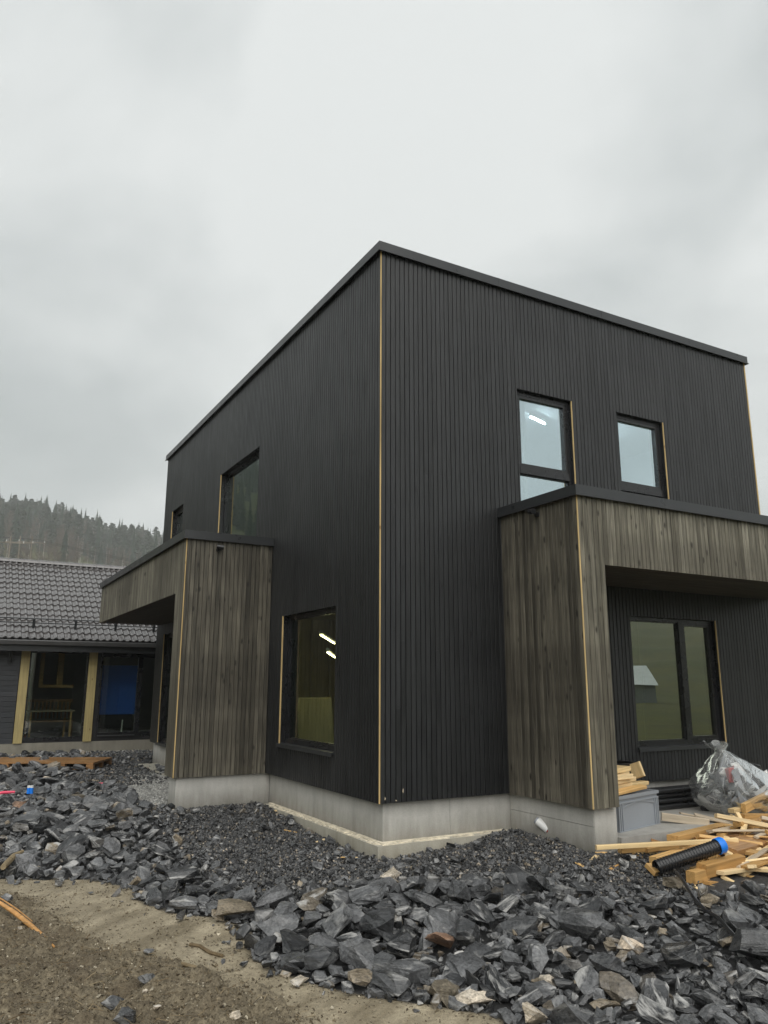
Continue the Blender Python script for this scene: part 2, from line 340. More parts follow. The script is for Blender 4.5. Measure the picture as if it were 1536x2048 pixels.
# ------------------------------------------------------------------ ground shape
def poly_pts(px, z): return np.array([at(u, v, 2, z)[:2] for u, v in px])
ROCK_EDGE = poly_pts([(0,1757),(117,1757),(176,1759),(219,1764),(273,1778),(276,1802),(344,1824),(430,1834),(476,1845),(500,1880),(500,1905),(560,1945),(640,1966),(734,1990),(863,2008),(969,2026),(1030,2060)], -.80)
MOUND_EDGE = poly_pts([(0,1790),(59,1797),(117,1843),(176,1878),(234,1901),(332,1922),(410,1937),(469,1968),(547,2006),(586,2028),(640,2060)], -.80)
le = ROCK_EDGE[0]; re = ROCK_EDGE[-1]; lm = MOUND_EDGE[0]; rm = MOUND_EDGE[-1]
EARTH = np.vstack([[le[0]-9, le[1]+5.5], ROCK_EDGE, [[re[0]+.7, re[1]-1.2], [re[0]+1., re[1]-8], [-20, -20], [-22, 5]]])
MOUND = np.vstack([[lm[0]-9, lm[1]+4.5], MOUND_EDGE, [[rm[0]+.3, rm[1]-1.0], [rm[0]+.2, rm[1]-8], [-20, -20], [-22, 4]]])
def sdist(P, poly):
    """signed distance, positive inside"""
    P = np.asarray(P, float); n = len(poly); ins = np.zeros(len(P), bool); d = np.full(len(P), 1e9)
    for i in range(n):
        a, b = poly[i], poly[(i+1) % n]; ab = b-a
        tt = np.clip(((P-a)@ab)/(ab@ab+1e-12), 0, 1)
        d = np.minimum(d, np.hypot(*(P-a-tt[:, None]*ab).T))
        c = (a[1] > P[:, 1]) != (b[1] > P[:, 1])
        with np.errstate(divide='ignore', invalid='ignore'):
            xi = a[0]+(P[:, 1]-a[1])/(b[1]-a[1])*(b[0]-a[0])
        ins ^= c & (P[:, 0] < xi)
    return np.where(ins, d, -d)
CP = [(0,-.2,-.57),(-.2,.3,-.56),(.8,-.2,-.52),(1.75,-.1,-.40),(1.75,-.8,-.42),(1.8,-1.5,-.46),(2.3,-1.65,-.47),(3.2,-1.7,-.50),(4.5,-1.8,-.52),(6.5,-1.7,-.5),(9,-2,-.5),
      (-.15,3.4,-.42),(-.1,2.6,-.47),(-.1,1.4,-.54),(-.8,3.4,-.42),(-1.4,3.4,-.43),(-1.55,4,-.43),(-1.5,6,-.46),(-.6,5,-.45),(-.5,9,-.47),(-3,9.2,-.48),(-1,13.5,-.40),(-4,13.5,-.40),(-8,13,-.42),(-6,9,-.5),
      (-2.4,5,-.55),(-4,5,-.6),(-7,6,-.6),(-1.2,1.6,-.60),(-2.6,2.2,-.68),(-.6,-.9,-.66),(.6,-1.2,-.64),(1.8,-2.2,-.58),(3.2,-2.8,-.58),(5,-3,-.55),(8,-4,-.55),(2,-4,-.68),(.4,-3,-.72),(4,-5.5,-.66),(8,-8,-.66),(1,-5.5,-.76),(3,-9,-.75),
      (-4.5,-8.5,-.35),(-6,-6,-.42),(-4.2,-5,-.50),(-8,-3,-.45),(-5,-2.5,-.62)]
for p in ROCK_EDGE: CP.append((p[0], p[1], -.80))
for p in MOUND_EDGE: CP.append((p[0]+.1, p[1]+.1, -.82))
CP = np.array(CP)
def fbm(P, s, seed=0.0, o=3):
    return np.array([mnoise.fractal(Vector((x*s, y*s, seed)), 1.0, 2.0, o) for x, y in P])
def ground_z(P):
    P = np.asarray(P, float); num = np.zeros(len(P)); den = np.zeros(len(P))
    for x, y, z_ in CP:
        w = 1/((P[:, 0]-x)**2+(P[:, 1]-y)**2+.05)**1.6; num += w*z_; den += w
    return num/den
G_DARK = [poly_pts([(350,1622),(530,1606),(620,1660),(742,1720),(690,1736),(590,1734),(480,1712),(420,1684),(358,1656)], -.5),
          poly_pts([(770,1712),(900,1688),(1025,1650),(1195,1695),(1290,1735),(1305,1765),(1230,1757),(1130,1738),(1000,1728),(860,1732)], -.5),
          poly_pts([(130,1562),(200,1540),(215,1512),(312,1505),(306,1532),(225,1566)], -.45)]
G_GREY = [poly_pts([(222,1566),(300,1531),(350,1556),(360,1612),(310,1620),(262,1602)], -.45), np.array([(-9,13.15),(2,13.15),(2,14.05),(-9,14.05)])]
FOOT = [np.array([(-.06,-.06),(9,-.06),(9,12),(-.06,12)]), np.array([(1.9,-1.38),(9,-1.38),(9,.1),(1.9,.1)]), np.array([(-1.33,3.62),(.1,3.62),(.1,4.2),(-1.33,4.2)]), np.array([(-14,14.0),(8,14.0),(8,30),(-14,30)])]
def in_building(P, pad=0.0):
    r = np.zeros(len(P), bool)
    for f in FOOT: r |= sdist(P, f) > -pad
    return r

# near ground: one fine sheet
X0, X1, Y0, Y1 = -11., 10., -12.5, 15.
gx = np.concatenate([np.arange(X0, -6, .14), np.arange(-6, 4.5, .05), np.arange(4.5, X1, .14)])
gy = np.concatenate([np.arange(Y0, -6.5, .14), np.arange(-6.5, 4, .05), np.arange(4, Y1, .12)])
GX, GY = np.meshgrid(gx, gy); P = np.c_[GX.ravel(), GY.ravel()]
dE = sdist(P, EARTH); dM = sdist(P, MOUND)
nz = fbm(P, 1.3, 3.1); nf = fbm(P, 6., 9.7, 4)
zg = ground_z(P)
wm = np.clip((dM+.12+.14*nf)/.3, 0, 1)
nh = fbm(P, 14., 2.2, 3); zg += wm*(.05*nz+.085*np.clip(nf, -1, 1)+.038*nh+.05) + (1-wm)*(.014*nz+.006*nf)
# shallow tyre ruts along the wet track
tr = np.sin((dM*1.0-.15)*9.5)*np.exp(-((dM+.75)/.6)**2); zg += (1-wm)*np.where(dE > .1, .012*tr, 0)
wr = np.clip((-dE+.05*nf+.04)/.12, 0, 1)
zg -= wr*.035
edge = np.minimum.reduce([P[:, 0]-X0, X1-P[:, 0], P[:, 1]-Y0, Y1-P[:, 1]])
zg -= np.clip(1-edge/.8, 0, 1)**2*.8
wg = np.zeros(len(P))
for q in G_GREY: wg = np.maximum(wg, np.clip((sdist(P, q)+.08)/.2, 0, 1))
nx, ny = len(gx), len(gy)
idx = np.arange(nx*ny).reshape(ny, nx)
F = np.stack([idx[:-1, :-1], idx[:-1, 1:], idx[1:, 1:], idx[1:, :-1]], -1).reshape(-1, 4)
me = bpy.data.meshes.new('ground'); me.from_pydata(np.c_[P, zg].tolist(), [], F.tolist())
for nm_, w in (('w_mound', wm), ('w_rock', wr), ('w_grey', wg)):
    me.attributes.new(nm_, 'FLOAT', 'POINT').data.foreach_set('value', w.astype(np.float32))
me.polygons.foreach_set('use_smooth', [True]*len(me.polygons))
m, t, b = newmat('wet_earth', .6, .4)
o = nd(t, 'ShaderNodeTexCoord').outputs['Object']
am = lambda n: nd(t, 'ShaderNodeAttribute', attribute_name=n).outputs['Fac']
dv = nd(t, 'ShaderNodeVectorRotate', {'Vector': o, 'Angle': R(55)}, rotation_type='Z_AXIS').outputs[0]
dv = nd(t, 'ShaderNodeVectorMath', {0: dv, 1: (4.2, .9, 1.)}, operation='MULTIPLY').outputs[0]
na = noise(t, dv, 1.0, 6.0, .62); nb = noise(t, o, 26., 5.0, .7); nc = noise(t, o, 3.2, 5.0, .6); ne = noise(t, o, 95., 2.0, .6)
mud = mixc(t, ramp(t, na, .36, .66), (.195, .162, .107), (.37, .318, .225))
mud = mixc(t, ramp(t, nc, .5, .72, 0, .55), mud, (.120, .098, .062))
mud = nd(t, 'ShaderNodeVectorMath', {0: mud, 3: ramp(t, nb, .3, .7, .78, 1.22)}, operation='SCALE').outputs[0]
soil = mixc(t, ramp(t, nb, .32, .66), (.060, .047, .028), (.215, .178, .118))
soil = mixc(t, ramp(t, nc, .48, .68, 0, .75), soil, (.075, .055, .033))
bed = mixc(t, ramp(t, nb, .3, .7), (.016, .016, .017), (.055, .055, .055))
grey = mixc(t, ramp(t, nb, .3, .7), (.18, .18, .17), (.34, .335, .31))
c = mixc(t, am('w_mound'), mud, soil); c = mixc(t, am('w_rock'), c, bed); c = mixc(t, am('w_grey'), c, grey)
c = nd(t, 'ShaderNodeVectorMath', {0: c, 3: ramp(t, ne, .3, .7, .75, 1.25)}, operation='SCALE').outputs[0]
t.links.new(c, b.inputs['Base Color'])
rr = nd(t, 'ShaderNodeMix', {0: am('w_mound'), 2: ramp(t, na, .35, .6, .38, .66), 3: .8}, data_type='FLOAT').outputs[0]
t.links.new(rr, b.inputs['Roughness'])
h = nd(t, 'ShaderNodeMath', {0: nb, 1: 1.0, 2: nd(t, 'ShaderNodeMath', {0: ne, 1: .4, 2: na}, operation='MULTIPLY_ADD').outputs[0]}, operation='MULTIPLY_ADD').outputs[0]
bump(t, b, h, .8, .02); me.materials.append(m)
tag(link_mesh('ground', me), kind='structure')
GZ = zg.reshape(ny, nx)
def gz(x, y):
    i = np.clip(np.searchsorted(gx, x)-1, 0, nx-2); j = np.clip(np.searchsorted(gy, y)-1, 0, ny-2)
    fx = np.clip((x-gx[i])/(gx[i+1]-gx[i]), 0, 1); fy = np.clip((y-gy[j])/(gy[j+1]-gy[j]), 0, 1)
    return GZ[j, i]*(1-fx)*(1-fy)+GZ[j, i+1]*fx*(1-fy)+GZ[j+1, i]*(1-fx)*fy+GZ[j+1, i+1]*fx*fy

# valley and hills: polar sheet
def ridge_el(az):            # azimuth in degrees from +Y clockwise
    az = (az+180) % 360-180
    xs = [-180, -140, -90, -45, -20, 2, 5.3, 8.7, 13, 30, 60, 90, 118, 132, 140, 180]
    ys = [3.5, 6, 12, 17, 15, 10.2, 9.6, 9.2, 8.7, 8, 7, 7, 7.0, 4.9, 3.2, 3.5]
    return np.interp(az, xs, ys)
R0, RR = 160., 880.
def hill_z(x, y):
    dx, dy = x-CAM[0], y-CAM[1]; r = np.hypot(dx, dy); az = np.degrees(np.arctan2(dx, dy))
    top = CAM[2]+RR*np.tan(np.radians(ridge_el(az)))+6*np.sin(az*.35)+3*np.sin(az*1.1+1)
    s = np.clip((r-R0)/(RR-R0), 0, 1); f = s*s*(3-2*s)*.55+s*.45
    far = np.clip((r-RR)/420, 0, 1)
    return -1.15+f*(top+1.15)-far*far*.35*(top+1)+np.where(r > R0, 1.6*np.sin(x*.071)*np.sin(y*.063), 0)*np.clip((r-R0)/60, 0, 1)
rs = np.concatenate([[0.01], np.linspace(8, 90, 12), np.linspace(100, 940, 100), np.linspace(965, 1300, 14)])
na_ = 360; th = np.linspace(0, 2*math.pi, na_, endpoint=False)
TX = CAM[0]+rs[:, None]*np.sin(th); TY = CAM[1]+rs[:, None]*np.cos(th)
TZ = hill_z(TX, TY)
V = np.c_[TX.ravel(), TY.ravel(), TZ.ravel()]; idx = np.arange(len(rs)*na_).reshape(len(rs), na_)
F = np.stack([idx[:-1], np.roll(idx[:-1], -1, 1), np.roll(idx[1:], -1, 1), idx[1:]], -1).reshape(-1, 4)
me = bpy.data.meshes.new('hills'); me.from_pydata(V.tolist(), [], F[:, ::-1].tolist()); me.polygons.foreach_set('use_smooth', [True]*len(F))
m, t, b = newmat('hillside', .9, .2)
o = nd(t, 'ShaderNodeTexCoord').outputs['Object']
na1 = noise(t, o, .018, 5.0, .6); nb1 = noise(t, o, .25, 4.0, .7)
c = mixc(t, ramp(t, na1, .4, .6), (.050, .066, .014), (.085, .080, .024)); c = mixc(t, ramp(t, nb1, .4, .66), c, (.040, .044, .020))
t.links.new(c, b.inputs['Base Color']); me.materials.append(m)
tag(link_mesh('hills', me), kind='structure')

# ------------------------------------------------------------------ the black building
H, LX, LY = 7.0, 7.37, 11.13
CA, CB_, CT, ZC, ZCT, ZCB = 1.836, 1.445, .394, 3.49, 3.61, 2.69      # right porch: wing wall x, depth, thickness, heights
LA, LB, LT, LE = 3.556, 1.395, .50, 10.81                              # left porch
HOUSE = thing('black_house', 'two storey house clad in black vertical boards with a flat roof', 'house')
PW = .07
BOARDPROF = lambda w, d, c=.004: [(-w/2, 0), (w/2, 0), (w/2, -d+c), (w/2-c, -d), (-w/2+c, -d), (-w/2, -d+c)]
_bm = {}
def board_mesh(w, h, mat, key='', d=.022):
    k = (round(w, 3), round(h, 3), mat.name, d)
    if k not in _bm:
        mb = MB(); mb.prism(BOARDPROF(w, d), -h/2, h/2); _bm[k] = mb.mesh('board', mat)
    return _bm[k]
def columns(u0, u1, z0, z1, holes, pitch=PW, gap=.010):
    """board rectangles (u0,u1,za,zb) of a vertical cladding with openings cut out"""
    out = []; n = int(round((u1-u0)/pitch)); p = (u1-u0)/n
    for i in range(n):
        a, b_ = u0+i*p+gap/2, u0+(i+1)*p-gap/2
        cuts = sorted({z0, z1, *[z for h in holes if h[0] < b_ and h[1] > a for z in (max(z0, min(z1, h[2])), max(z0, min(z1, h[3])))]})
        segs = []
        for za, zb in zip(cuts, cuts[1:]):
            zm = (za+zb)/2; pieces = [(a, b_)]
            for h in holes:
                if h[2] < zm < h[3]:
                    np_ = []
                    for (s0, s1) in pieces:
                        if h[0] >= s1 or h[1] <= s0: np_.append((s0, s1))
                        else:
                            if h[0]-s0 > .012: np_.append((s0, h[0]))
                            if s1-h[1] > .012: np_.append((h[1], s1))
                    pieces = np_
            for pc in pieces:
                if segs and segs[-1][0] == pc and abs(segs[-1][2]-za) < 1e-6: segs[-1] = (pc, segs[-1][1], zb)
                else: segs.append((pc, za, zb))
        for pc, za, zb in segs: out.append((pc[0], pc[1], za, zb))
    return out
def wall_with_holes(mb, u0, u1, z0, z1, holes, put):
    us = sorted({u0, u1, *[min(max(h[k], u0), u1) for h in holes for k in (0, 1)]})
    for a, b_ in zip(us, us[1:]):
        zs = [z0]; um = (a+b_)/2
        for h in sorted([h for h in holes if h[0] < um < h[1]], key=lambda h: h[2]): zs += [h[2], h[3]]
        zs.append(z1)
        for k in range(0, len(zs), 2):
            if zs[k+1]-zs[k] > 1e-4: put(mb, a, b_, zs[k], zs[k+1])

RW = [(2.205, 3.215, 3.66, 5.395), (4.13, 5.145, 3.66, 5.395), (4.13, 5.97, .455, 2.29)]
LW = [(4.37, 6.55, 3.66, 5.395), (9.34, 10.32, 4.3, 5.38), (1.20, 3.035, .465, 2.325), (8.6, 10.38, .03, 2.45)]
CD = .022                                   # cladding thickness; faces lie on x=0 / y=0 planes
# wall cores behind the boards
mb = MB(); wall_with_holes(mb, .03, LX-.03, .02, H-.15, RW, lambda m_, a, b_, z0, z1: m_.box(a, b_, CD+.001, .28, z0, z1)); mb.build('wall', M['batten'], HOUSE)
mb = MB(); wall_with_holes(mb, .281, LY-.03, .02, H-.15, LW, lambda m_, a, b_, z0, z1: m_.box(CD+.001, .28, a, b_, z0, z1)); mb.build('wall', M['batten'], HOUSE)
mb = MB(); mb.box(LX-.28, LX-.02, .281, LY-.03, .02, H-.15); mb.box(.281, LX-.281, LY-.28, LY-.03, .02, H-.15); mb.build('wall', M['batten'], HOUSE)
# right face: every board its own piece
k = 0
for (a, b_, z0, z1) in columns(.012, LX-.012, 0, 6.90, RW):
    parts_ = [(z0, z1)]
    if z1-z0 > 3 and random.random() < .34:
        c_ = random.uniform(z0+.5, z1-.5); parts_ = [(z0, c_-.0015), (c_+.0015, z1)]
    for q0, q1 in parts_:
        if q1-q0 < .03: continue
        link_mesh('board', board_mesh(b_-a, q1-q0, M['black_wood']), HOUSE, ((a+b_)/2, CD+random.uniform(-.0012, .0012), (q0+q1)/2))
# left face: narrow in the view, joined
mb = MB()
for (a, b_, z0, z1) in columns(.012, LY-.012, 0, 6.90, LW, gap=.015):
    r_ = random.uniform(.02, .98)
    mb.add([(CD+y, (a+b_)/2-x, z) for z in (z0, z1) for x, y in BOARDPROF(b_-a, CD)], [(i, (i+1) % 6, 6+(i+1) % 6, 6+i) for i in range(6)]+[(5, 4, 3, 2, 1, 0), (6, 7, 8, 9, 10, 11)], r_)
tag(mb.build('cladding', M['black_wood_fine'], HOUSE), kind='stuff')
# bare spots where paint chipped off at the bottom of the corner boards
for u, v, w_, h_ in ((806, 1582, .022, .06), (770, 1597, .02, .05), (792, 1601, .03, .015)):
    q = at(u, v, 1, 0); mb = MB(); pr_ = [(q[0]+w_/2*math.cos(a)*random.uniform(.45, 1.1), q[2]+h_/2*math.sin(a)*random.uniform(.45, 1.1)) for a in np.linspace(0, 5.6, 8)]; mb.add([(x, y_, z_) for y_ in (-.0028, .004) for x, z_ in pr_], [tuple(range(8)), tuple(range(15, 7, -1))]+[(i, (i+1) % 8, 8+(i+1) % 8, 8+i) for i in range(8)]).build('bare_spot', M['offcut_grey'], HOUSE)
# raw timber strips showing at the corners
MB().box(-.001, .0125, -.0035, .0095, .0, 6.88).build('corner_trim', M['raw'], HOUSE)
MB().box(LX-.010, LX+.012, -.0035, .012, 3.7, 6.88).build('corner_trim', M['raw'], HOUSE)
# roof: slab, sheet metal cap with a drip edge
MB().box(.05, LX-.05, .05, LY-.05, 6.86, 6.97).build('roof', M['metal'], HOUSE)
def cap(name, x0, x1, y0, y1, z0, z1, parent, skip=()):
    """sheet metal edging round a flat roof: outer skirt, top flange, drip lip; sides named by letter"""
    mb = MB(); w = .16; th_ = .03
    if 'S' not in skip: mb.box(x0, x1, y0, y0+th_, z0, z1); mb.box(x0-.012, x1+.012, y0-.012, y0+.004, z0-.012, z0+.006)
    if 'W' not in skip: mb.box(x0, x0+th_, y0+th_+.0005, y1, z0, z1); mb.box(x0-.012, x0+.004, y0+.0045, y1+.012, z0-.012, z0+.006)
    if 'E' not in skip: mb.box(x1-th_, x1, y0+th_+.0005, y1, z0, z1); mb.box(x1-.004, x1+.012, y0+.0045, y1+.012, z0-.012, z0+.006)
    if 'N' not in skip: mb.box(x0+th_+.0005, x1-th_-.0005, y1-th_, y1, z0, z1)
    mb.box(x0+th_+.001, x1-th_-.001, y0+th_+.001, y1-.04, z1-.03, z1-.002)
    return mb.build(name, M['metal'], parent)
cap('fascia', -.045, LX+.045, -.045, LY+.045, 6.875, 7.0, HOUSE)
# seams of the cap
mb = MB()
for x in (1.9, 3.9, 5.9): mb.box(x, x+.03, -.048, -.0455, 6.875, 7.001)
for y in (2, 4, 6, 8, 10): mb.box(-.048, -.0455, y, y+.03, 6.875, 7.001)
mb.build('cap_seam', M['metal'], HOUSE)

# ---- windows
def window(face, h, mullion=None, transom=None, gl='glass', side_trim=True, depth=.10, sill=True, fw=.055, sash=None):
    """face 'S' lies in y=0 (u=x), face 'W' lies in x=0 (u=y); h = opening (u0,u1,z0,z1)"""
    u0, u1, z0, z1 = h
    wn = thing('window', None, None); wn.parent = HOUSE
    def bx(mb, a, b_, d0, d1, za, zb):
        return mb.box(a, b_, d0, d1, za, zb) if face == 'S' else mb.box(d0, d1, a, b_, za, zb)
    d0, d1 = depth-.03, depth+.06
    mb = MB(); s = .004
    bx(mb, u0+s, u1-s, d0, d1, z1-fw, z1-s); bx(mb, u0+s, u1-s, d0, d1, z0+s, z0+fw+.02)
    bx(mb, u0+s, u0+fw, d0, d1, z0+fw+.02, z1-fw); bx(mb, u1-fw, u1-s, d0, d1, z0+fw+.02, z1-fw)
    mb.build('frame', M['frame'], wn)
    panes = [(u0+fw, u1-fw, z0+fw+.02, z1-fw)]
    if transom:
        a, b_ = transom; mb = MB(); bx(mb, u0+fw, u1-fw, d0-.012, d1-.002, a, b_); mb.build('transom', M['frame'], wn)
        panes = [(u0+fw, u1-fw, z0+fw+.02, a), (u0+fw, u1-fw, b_, z1-fw)]
    if mullion:
        a, b_ = mullion; mb = MB(); bx(mb, a, b_, d0-.004, d1-.002, z0+fw+.02, z1-fw); mb.build('mullion', M['frame'], wn)
        panes = [(u0+fw, a, z0+fw+.02, z1-fw), (b_, u1-fw, z0+fw+.02, z1-fw)]
    for k, (a, b_, za, zb) in enumerate(panes):
        sw = .045 if (sash and k in sash) else .014; dd = d0+.006 if (sash and k in sash) else d0+.02
        mb = MB()
        bx(mb, a, b_, dd, dd+.05, zb-sw, zb-.001); bx(mb, a, b_, dd, dd+.05, za+.001, za+sw)
        bx(mb, a+.001, a+sw, dd+.0005, dd+.05, za+sw, zb-sw); bx(mb, b_-sw, b_-.001, dd+.0005, dd+.05, za+sw, zb-sw)
        mb.build('sash', M['frame'], wn)
        mb = MB(); bx(mb, a+sw, b_-sw, d0+.045, d0+.053, za+sw, zb-sw); mb.build('pane', M[gl], wn)
    # reveal lining behind the cladding
    mb = MB()
    bx(mb, u0-.012, u0+.003, CD+.002, d0-.001, z0, z1-.0035); bx(mb, u1-.003, u1+.012, CD+.002, d0-.001, z0, z1-.0035)
    bx(mb, u0, u1, CD+.002, d0-.001, z1-.003, z1+.012)
    mb.build('reveal', M['frame'], wn)
    if sill:
        mb = MB(); bx(mb, u0-.02, u1+.02, -.035, d0+.01, z0-.022, z0+.004); bx(mb, u0-.02, u1+.02, -.037, -.0352, z0-.05, z0+.004); mb.build('sill', M['metal'], wn)
    if side_trim:
        mb = MB()
        if face == 'S': mb.box(u1-.001, u1+.010, -.0025, .014, z0, z1)
        else: mb.box(-.0035, .014, u1-.001, u1+.016, z0, z1)
        mb.build('side_trim', M['raw'], wn)
    return wn
window('S', RW[0], transom=(4.18, 4.285), gl='glass_up', sash=(1,))
window('S', RW[1], transom=(4.18, 4.285), gl='glass_up', sash=(1,))
window('S', RW[2], mullion=(5.21, 5.30), gl='glass_porch', sash=(1,))
window('W', LW[0], gl='glass_dark', depth=.12)
window('W', LW[1], gl='glass_dark', depth=.12, sash=(0,))
window('W', LW[2], gl='glass', depth=.12)
window('W', LW[3], gl='glass_dark', mullion=(9.35, 9.47), depth=.12, sill=True)

# ---- rooms behind the panes
def room(x0, x1, y0, y1, z0, z1, wallm, holes_s=(), holes_w=(), floorm='room_dark', ceil=None):
    mb = MB()
    mb.box(x0, x1, y1-.02, y1, z0, z1); mb.box(x1-.02, x1, y0, y1-.0205, z0, z1)
    if x0 > .4: mb.box(x0, x0+.02, y0, y1-.0205, z0, z1)
    if y0 > .4: mb.box(x0+.0205, x1-.0205, y0, y0+.02, z0, z1)
    mb.build('room_wall', M[wallm], HOUSE)
    MB().box(x0, x1, y0, y1, z0-.06, z0-.002).build('room_floor', M[floorm], HOUSE)
    MB().box(x0, x1, y0, y1, z1+.002, z1+.06).build('room_ceiling', M[ceil or wallm], HOUSE)
room(.29, 7.08, .29, 4.2, 3.3, 5.75, 'room', ceil='room')
room(.29, 3.9, 4.3, 10.84, 3.3, 5.75, 'room_dark')
room(.29, 4.6, .29, 8.2, .15, 2.75, 'room_wood', ceil='room_wood')
room(4.62, 7.08, .29, 4.4, .15, 2.75, 'room_dark')
room(.29, 3.6, 8.3, 10.84, -.02, 2.75, 'room_dark')
# studs on the lower room's far wall and a leaning panel
for i in range(7): MB().box(.5+i*.45, .548+i*.45, 8.05, 8.175, .15, 2.75).build('stud', M['room_wood'], HOUSE)
pa = at(640, 1440, 0, 1.2)
mb = MB(); mb.box(-.35, .35, -.02, .02, 0, .95)
tag(mb.build('panel_sheet', M['room_wood'], None, (1.2, pa[1]+.1, .152), (R(-8), 0, R(8))), 'pale sheet of board leaning inside the ground floor window', 'board')
def lamp(p0, p1, label, cat='lamp', tm='tube'):
    p0, p1 = Vector(p0), Vector(p1)
    L = thing('tube_lamp', label, cat, tuple((p0+p1)/2))
    c_ = (p0+p1)/2
    MB().tube(p0-c_, p1-c_, .011, n=8).build('tube', M[tm], L)
    mb = MB(); up_ = Vector((0, 0, .045)); mb.tube(p0-c_+up_, p1-c_+up_, .03, n=6); mb.build('housing', M['white_plastic'], L)
    return L
lamp(at(641, 1270, 2, 2.12), at(669, 1287, 2, 2.12), 'lit tube lamp glowing behind the ground floor window of the left face')
lamp(at(655, 1305, 2, 1.80), at(672, 1316, 2, 1.80), 'second, lower lit tube lamp inside the ground floor room')
lamp(at(1060, 834, 2, 5.64), at(1090, 848, 2, 5.64), 'lit tube lamp under the ceiling behind the taller upper window', tm='tube_cool')
q = at(1047, 900, 1, .75)
MB().box(q[0]-.03, q[0]+.03, .72, .78, 3.3, 5.748).build('room_post', M['white_plastic'], HOUSE)
lamp((4.6, 1.2, 5.6), (5.8, 1.8, 5.6), 'added tube lamp brightening the room behind the narrow upper window', tm='tube_cool')  # extra lamp, added to brighten the upper room
lamp((2.2, 2.6, 5.6), (3.4, 3.4, 5.6), 'added tube lamp brightening the upper room from the back', tm='tube_cool')  # another added lamp, lifts the pale walls behind the upper panes

# ---- foundation
def panels(name, face, u0, u1, n, zs, d, parent=HOUSE, th_=.2):
    us = np.linspace(u0, u1, n+1)
    for i in range(n):
        for j in range(len(zs)-1):
            g_ = .0025; jo = random.uniform(-.002, .002)
            mb = MB()
            if face == 'S': mb.box(us[i]+g_, us[i+1]-g_, d+jo, d+th_, zs[j]+(g_ if j else 0), zs[j+1]-g_)
            else: mb.box(d+jo, d+th_, us[i]+g_, us[i+1]-g_, zs[j]+(g_ if j else 0), zs[j+1]-g_)
            mb.build(name, M['conc'], parent)
panels('foundation_panel', 'S', .10, 1.94, 2, (-1.1, -.004), .10)
panels('foundation_panel', 'S', 1.94, LX, 5, (-1.1, -.004), .10)
panels('foundation_panel', 'W', .302, 3.64, 3, (-1.1, -.004), .10)
panels('foundation_panel', 'W', 3.64, LY, 6, (-1.1, -.004), .10)
MB().box(.32, LX, .32, LY, -1.1, -.06).build('foundation_core', M['conc'], HOUSE)
MB().box(-.05, LX, -.07, .095, -1.2, -.43).box(-.05, .095, .0955, 3.5, -1.2, -.43).build('footing', M['conc_foot'], HOUSE)
MB().box(-.34, .095, 6.8, 10.6, -1.2, -.44).build('footing', M['conc_foot'], HOUSE)
# mortar and splinters left on the footing ledge
mb = MB()
for i in range(150):
    tt = random.random()**1.2*3.3; w_ = random.uniform(.03, .14); y_ = random.uniform(.0, .06)
    if random.random() < .62: mb.box(-.045+y_, -.045+y_+random.uniform(.02, .05), tt, tt+w_, -.431, -.431+random.uniform(.003, .014), random.random())
    else:
        tt = tt*.55; mb.box(tt, tt+w_, -.065+y_, -.065+y_+random.uniform(.02, .05), -.431, -.431+random.uniform(.003, .014), random.random())
mb.box(.045, .097, .0, 3.5, -.4305, -.419, .3); mb.box(.045, 1.8, .045, .097, -.4305, -.4195, .3)
tag(mb.build('mortar', M['conc_edge'], HOUSE), kind='stuff')

# ---- porches (canopy with a wing wall)
def boards_on(parent, face, d, u0, u1, z0, z1, mat, gap=.006, joined=False, out=None):
    """cladding on a porch face. S: y=d facing -y, W: x=d facing -x, E: x=d facing +x"""
    mbj = MB()
    for (a, b_, za, zb) in columns(u0, u1, z0, z1, [], gap=gap):
        jit = random.uniform(-.002, .002); w_ = b_-a
        if joined:
            vv = []
            for z in (za, zb):
                for x, y in BOARDPROF(w_, CD):
                    if face == 'S': vv.append(((a+b_)/2+x, d+CD+y, z))
                    elif face == 'W': vv.append((d+CD+y, (a+b_)/2-x, z))
                    else: vv.append((d-CD-y, (a+b_)/2+x, z))
            mbj.add(vv, [(i, (i+1) % 6, 6+(i+1) % 6, 6+i) for i in range(6)]+[(5, 4, 3, 2, 1, 0), (6, 7, 8, 9, 10, 11)], random.uniform(.02, .98))
        else:
            loc, rz = {'S': (((a+b_)/2, d+CD+jit, (za+zb)/2), 0), 'W': ((d+CD+jit, (a+b_)/2, (za+zb)/2), -math.pi/2), 'E': ((d-CD+jit, (a+b_)/2, (za+zb)/2), math.pi/2)}[face]
            link_mesh('board', board_mesh(w_, zb-za, mat), parent, loc, (0, 0, rz))
    if joined: tag(mbj.build('cladding', mat, parent), kind='stuff')
# right porch: core is the part, boards are its pieces
RX1 = 7.45
mb = MB(); e_ = CD+.001
mb.box(CA+e_, CA+CT-e_, -CB_+e_, -.001, .005, ZC-.002); mb.box(CA+CT-e_+.0005, RX1-e_, -CB_+e_, -CB_+.30, ZCB+.024, ZC-.002); mb.box(CA+CT, RX1-e_, -CB_+.301, -.001, ZCB+.10, ZC-.01)
PR = mb.build('canopy', M['batten'], HOUSE)
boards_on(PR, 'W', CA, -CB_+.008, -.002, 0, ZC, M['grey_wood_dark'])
boards_on(PR, 'S', -CB_, CA+.012, CA+CT, 0, ZC, M['grey_wood'])
boards_on(PR, 'S', -CB_, CA+CT, RX1, ZCB, ZC, M['grey_wood'])
boards_on(PR, 'E', CA+CT, -CB_+.008, -.002, 0, ZCB+.02, M['black_wood'], joined=True)
MB().box(CA-.002, CA+.011, -CB_-.003, -CB_+.008, .0, ZC-.002).build('corner_trim', M['raw'], PR)
cap('canopy_cap', CA-.045, RX1+.04, -CB_-.045, -.002, ZC, ZCT, PR, skip=('N',))
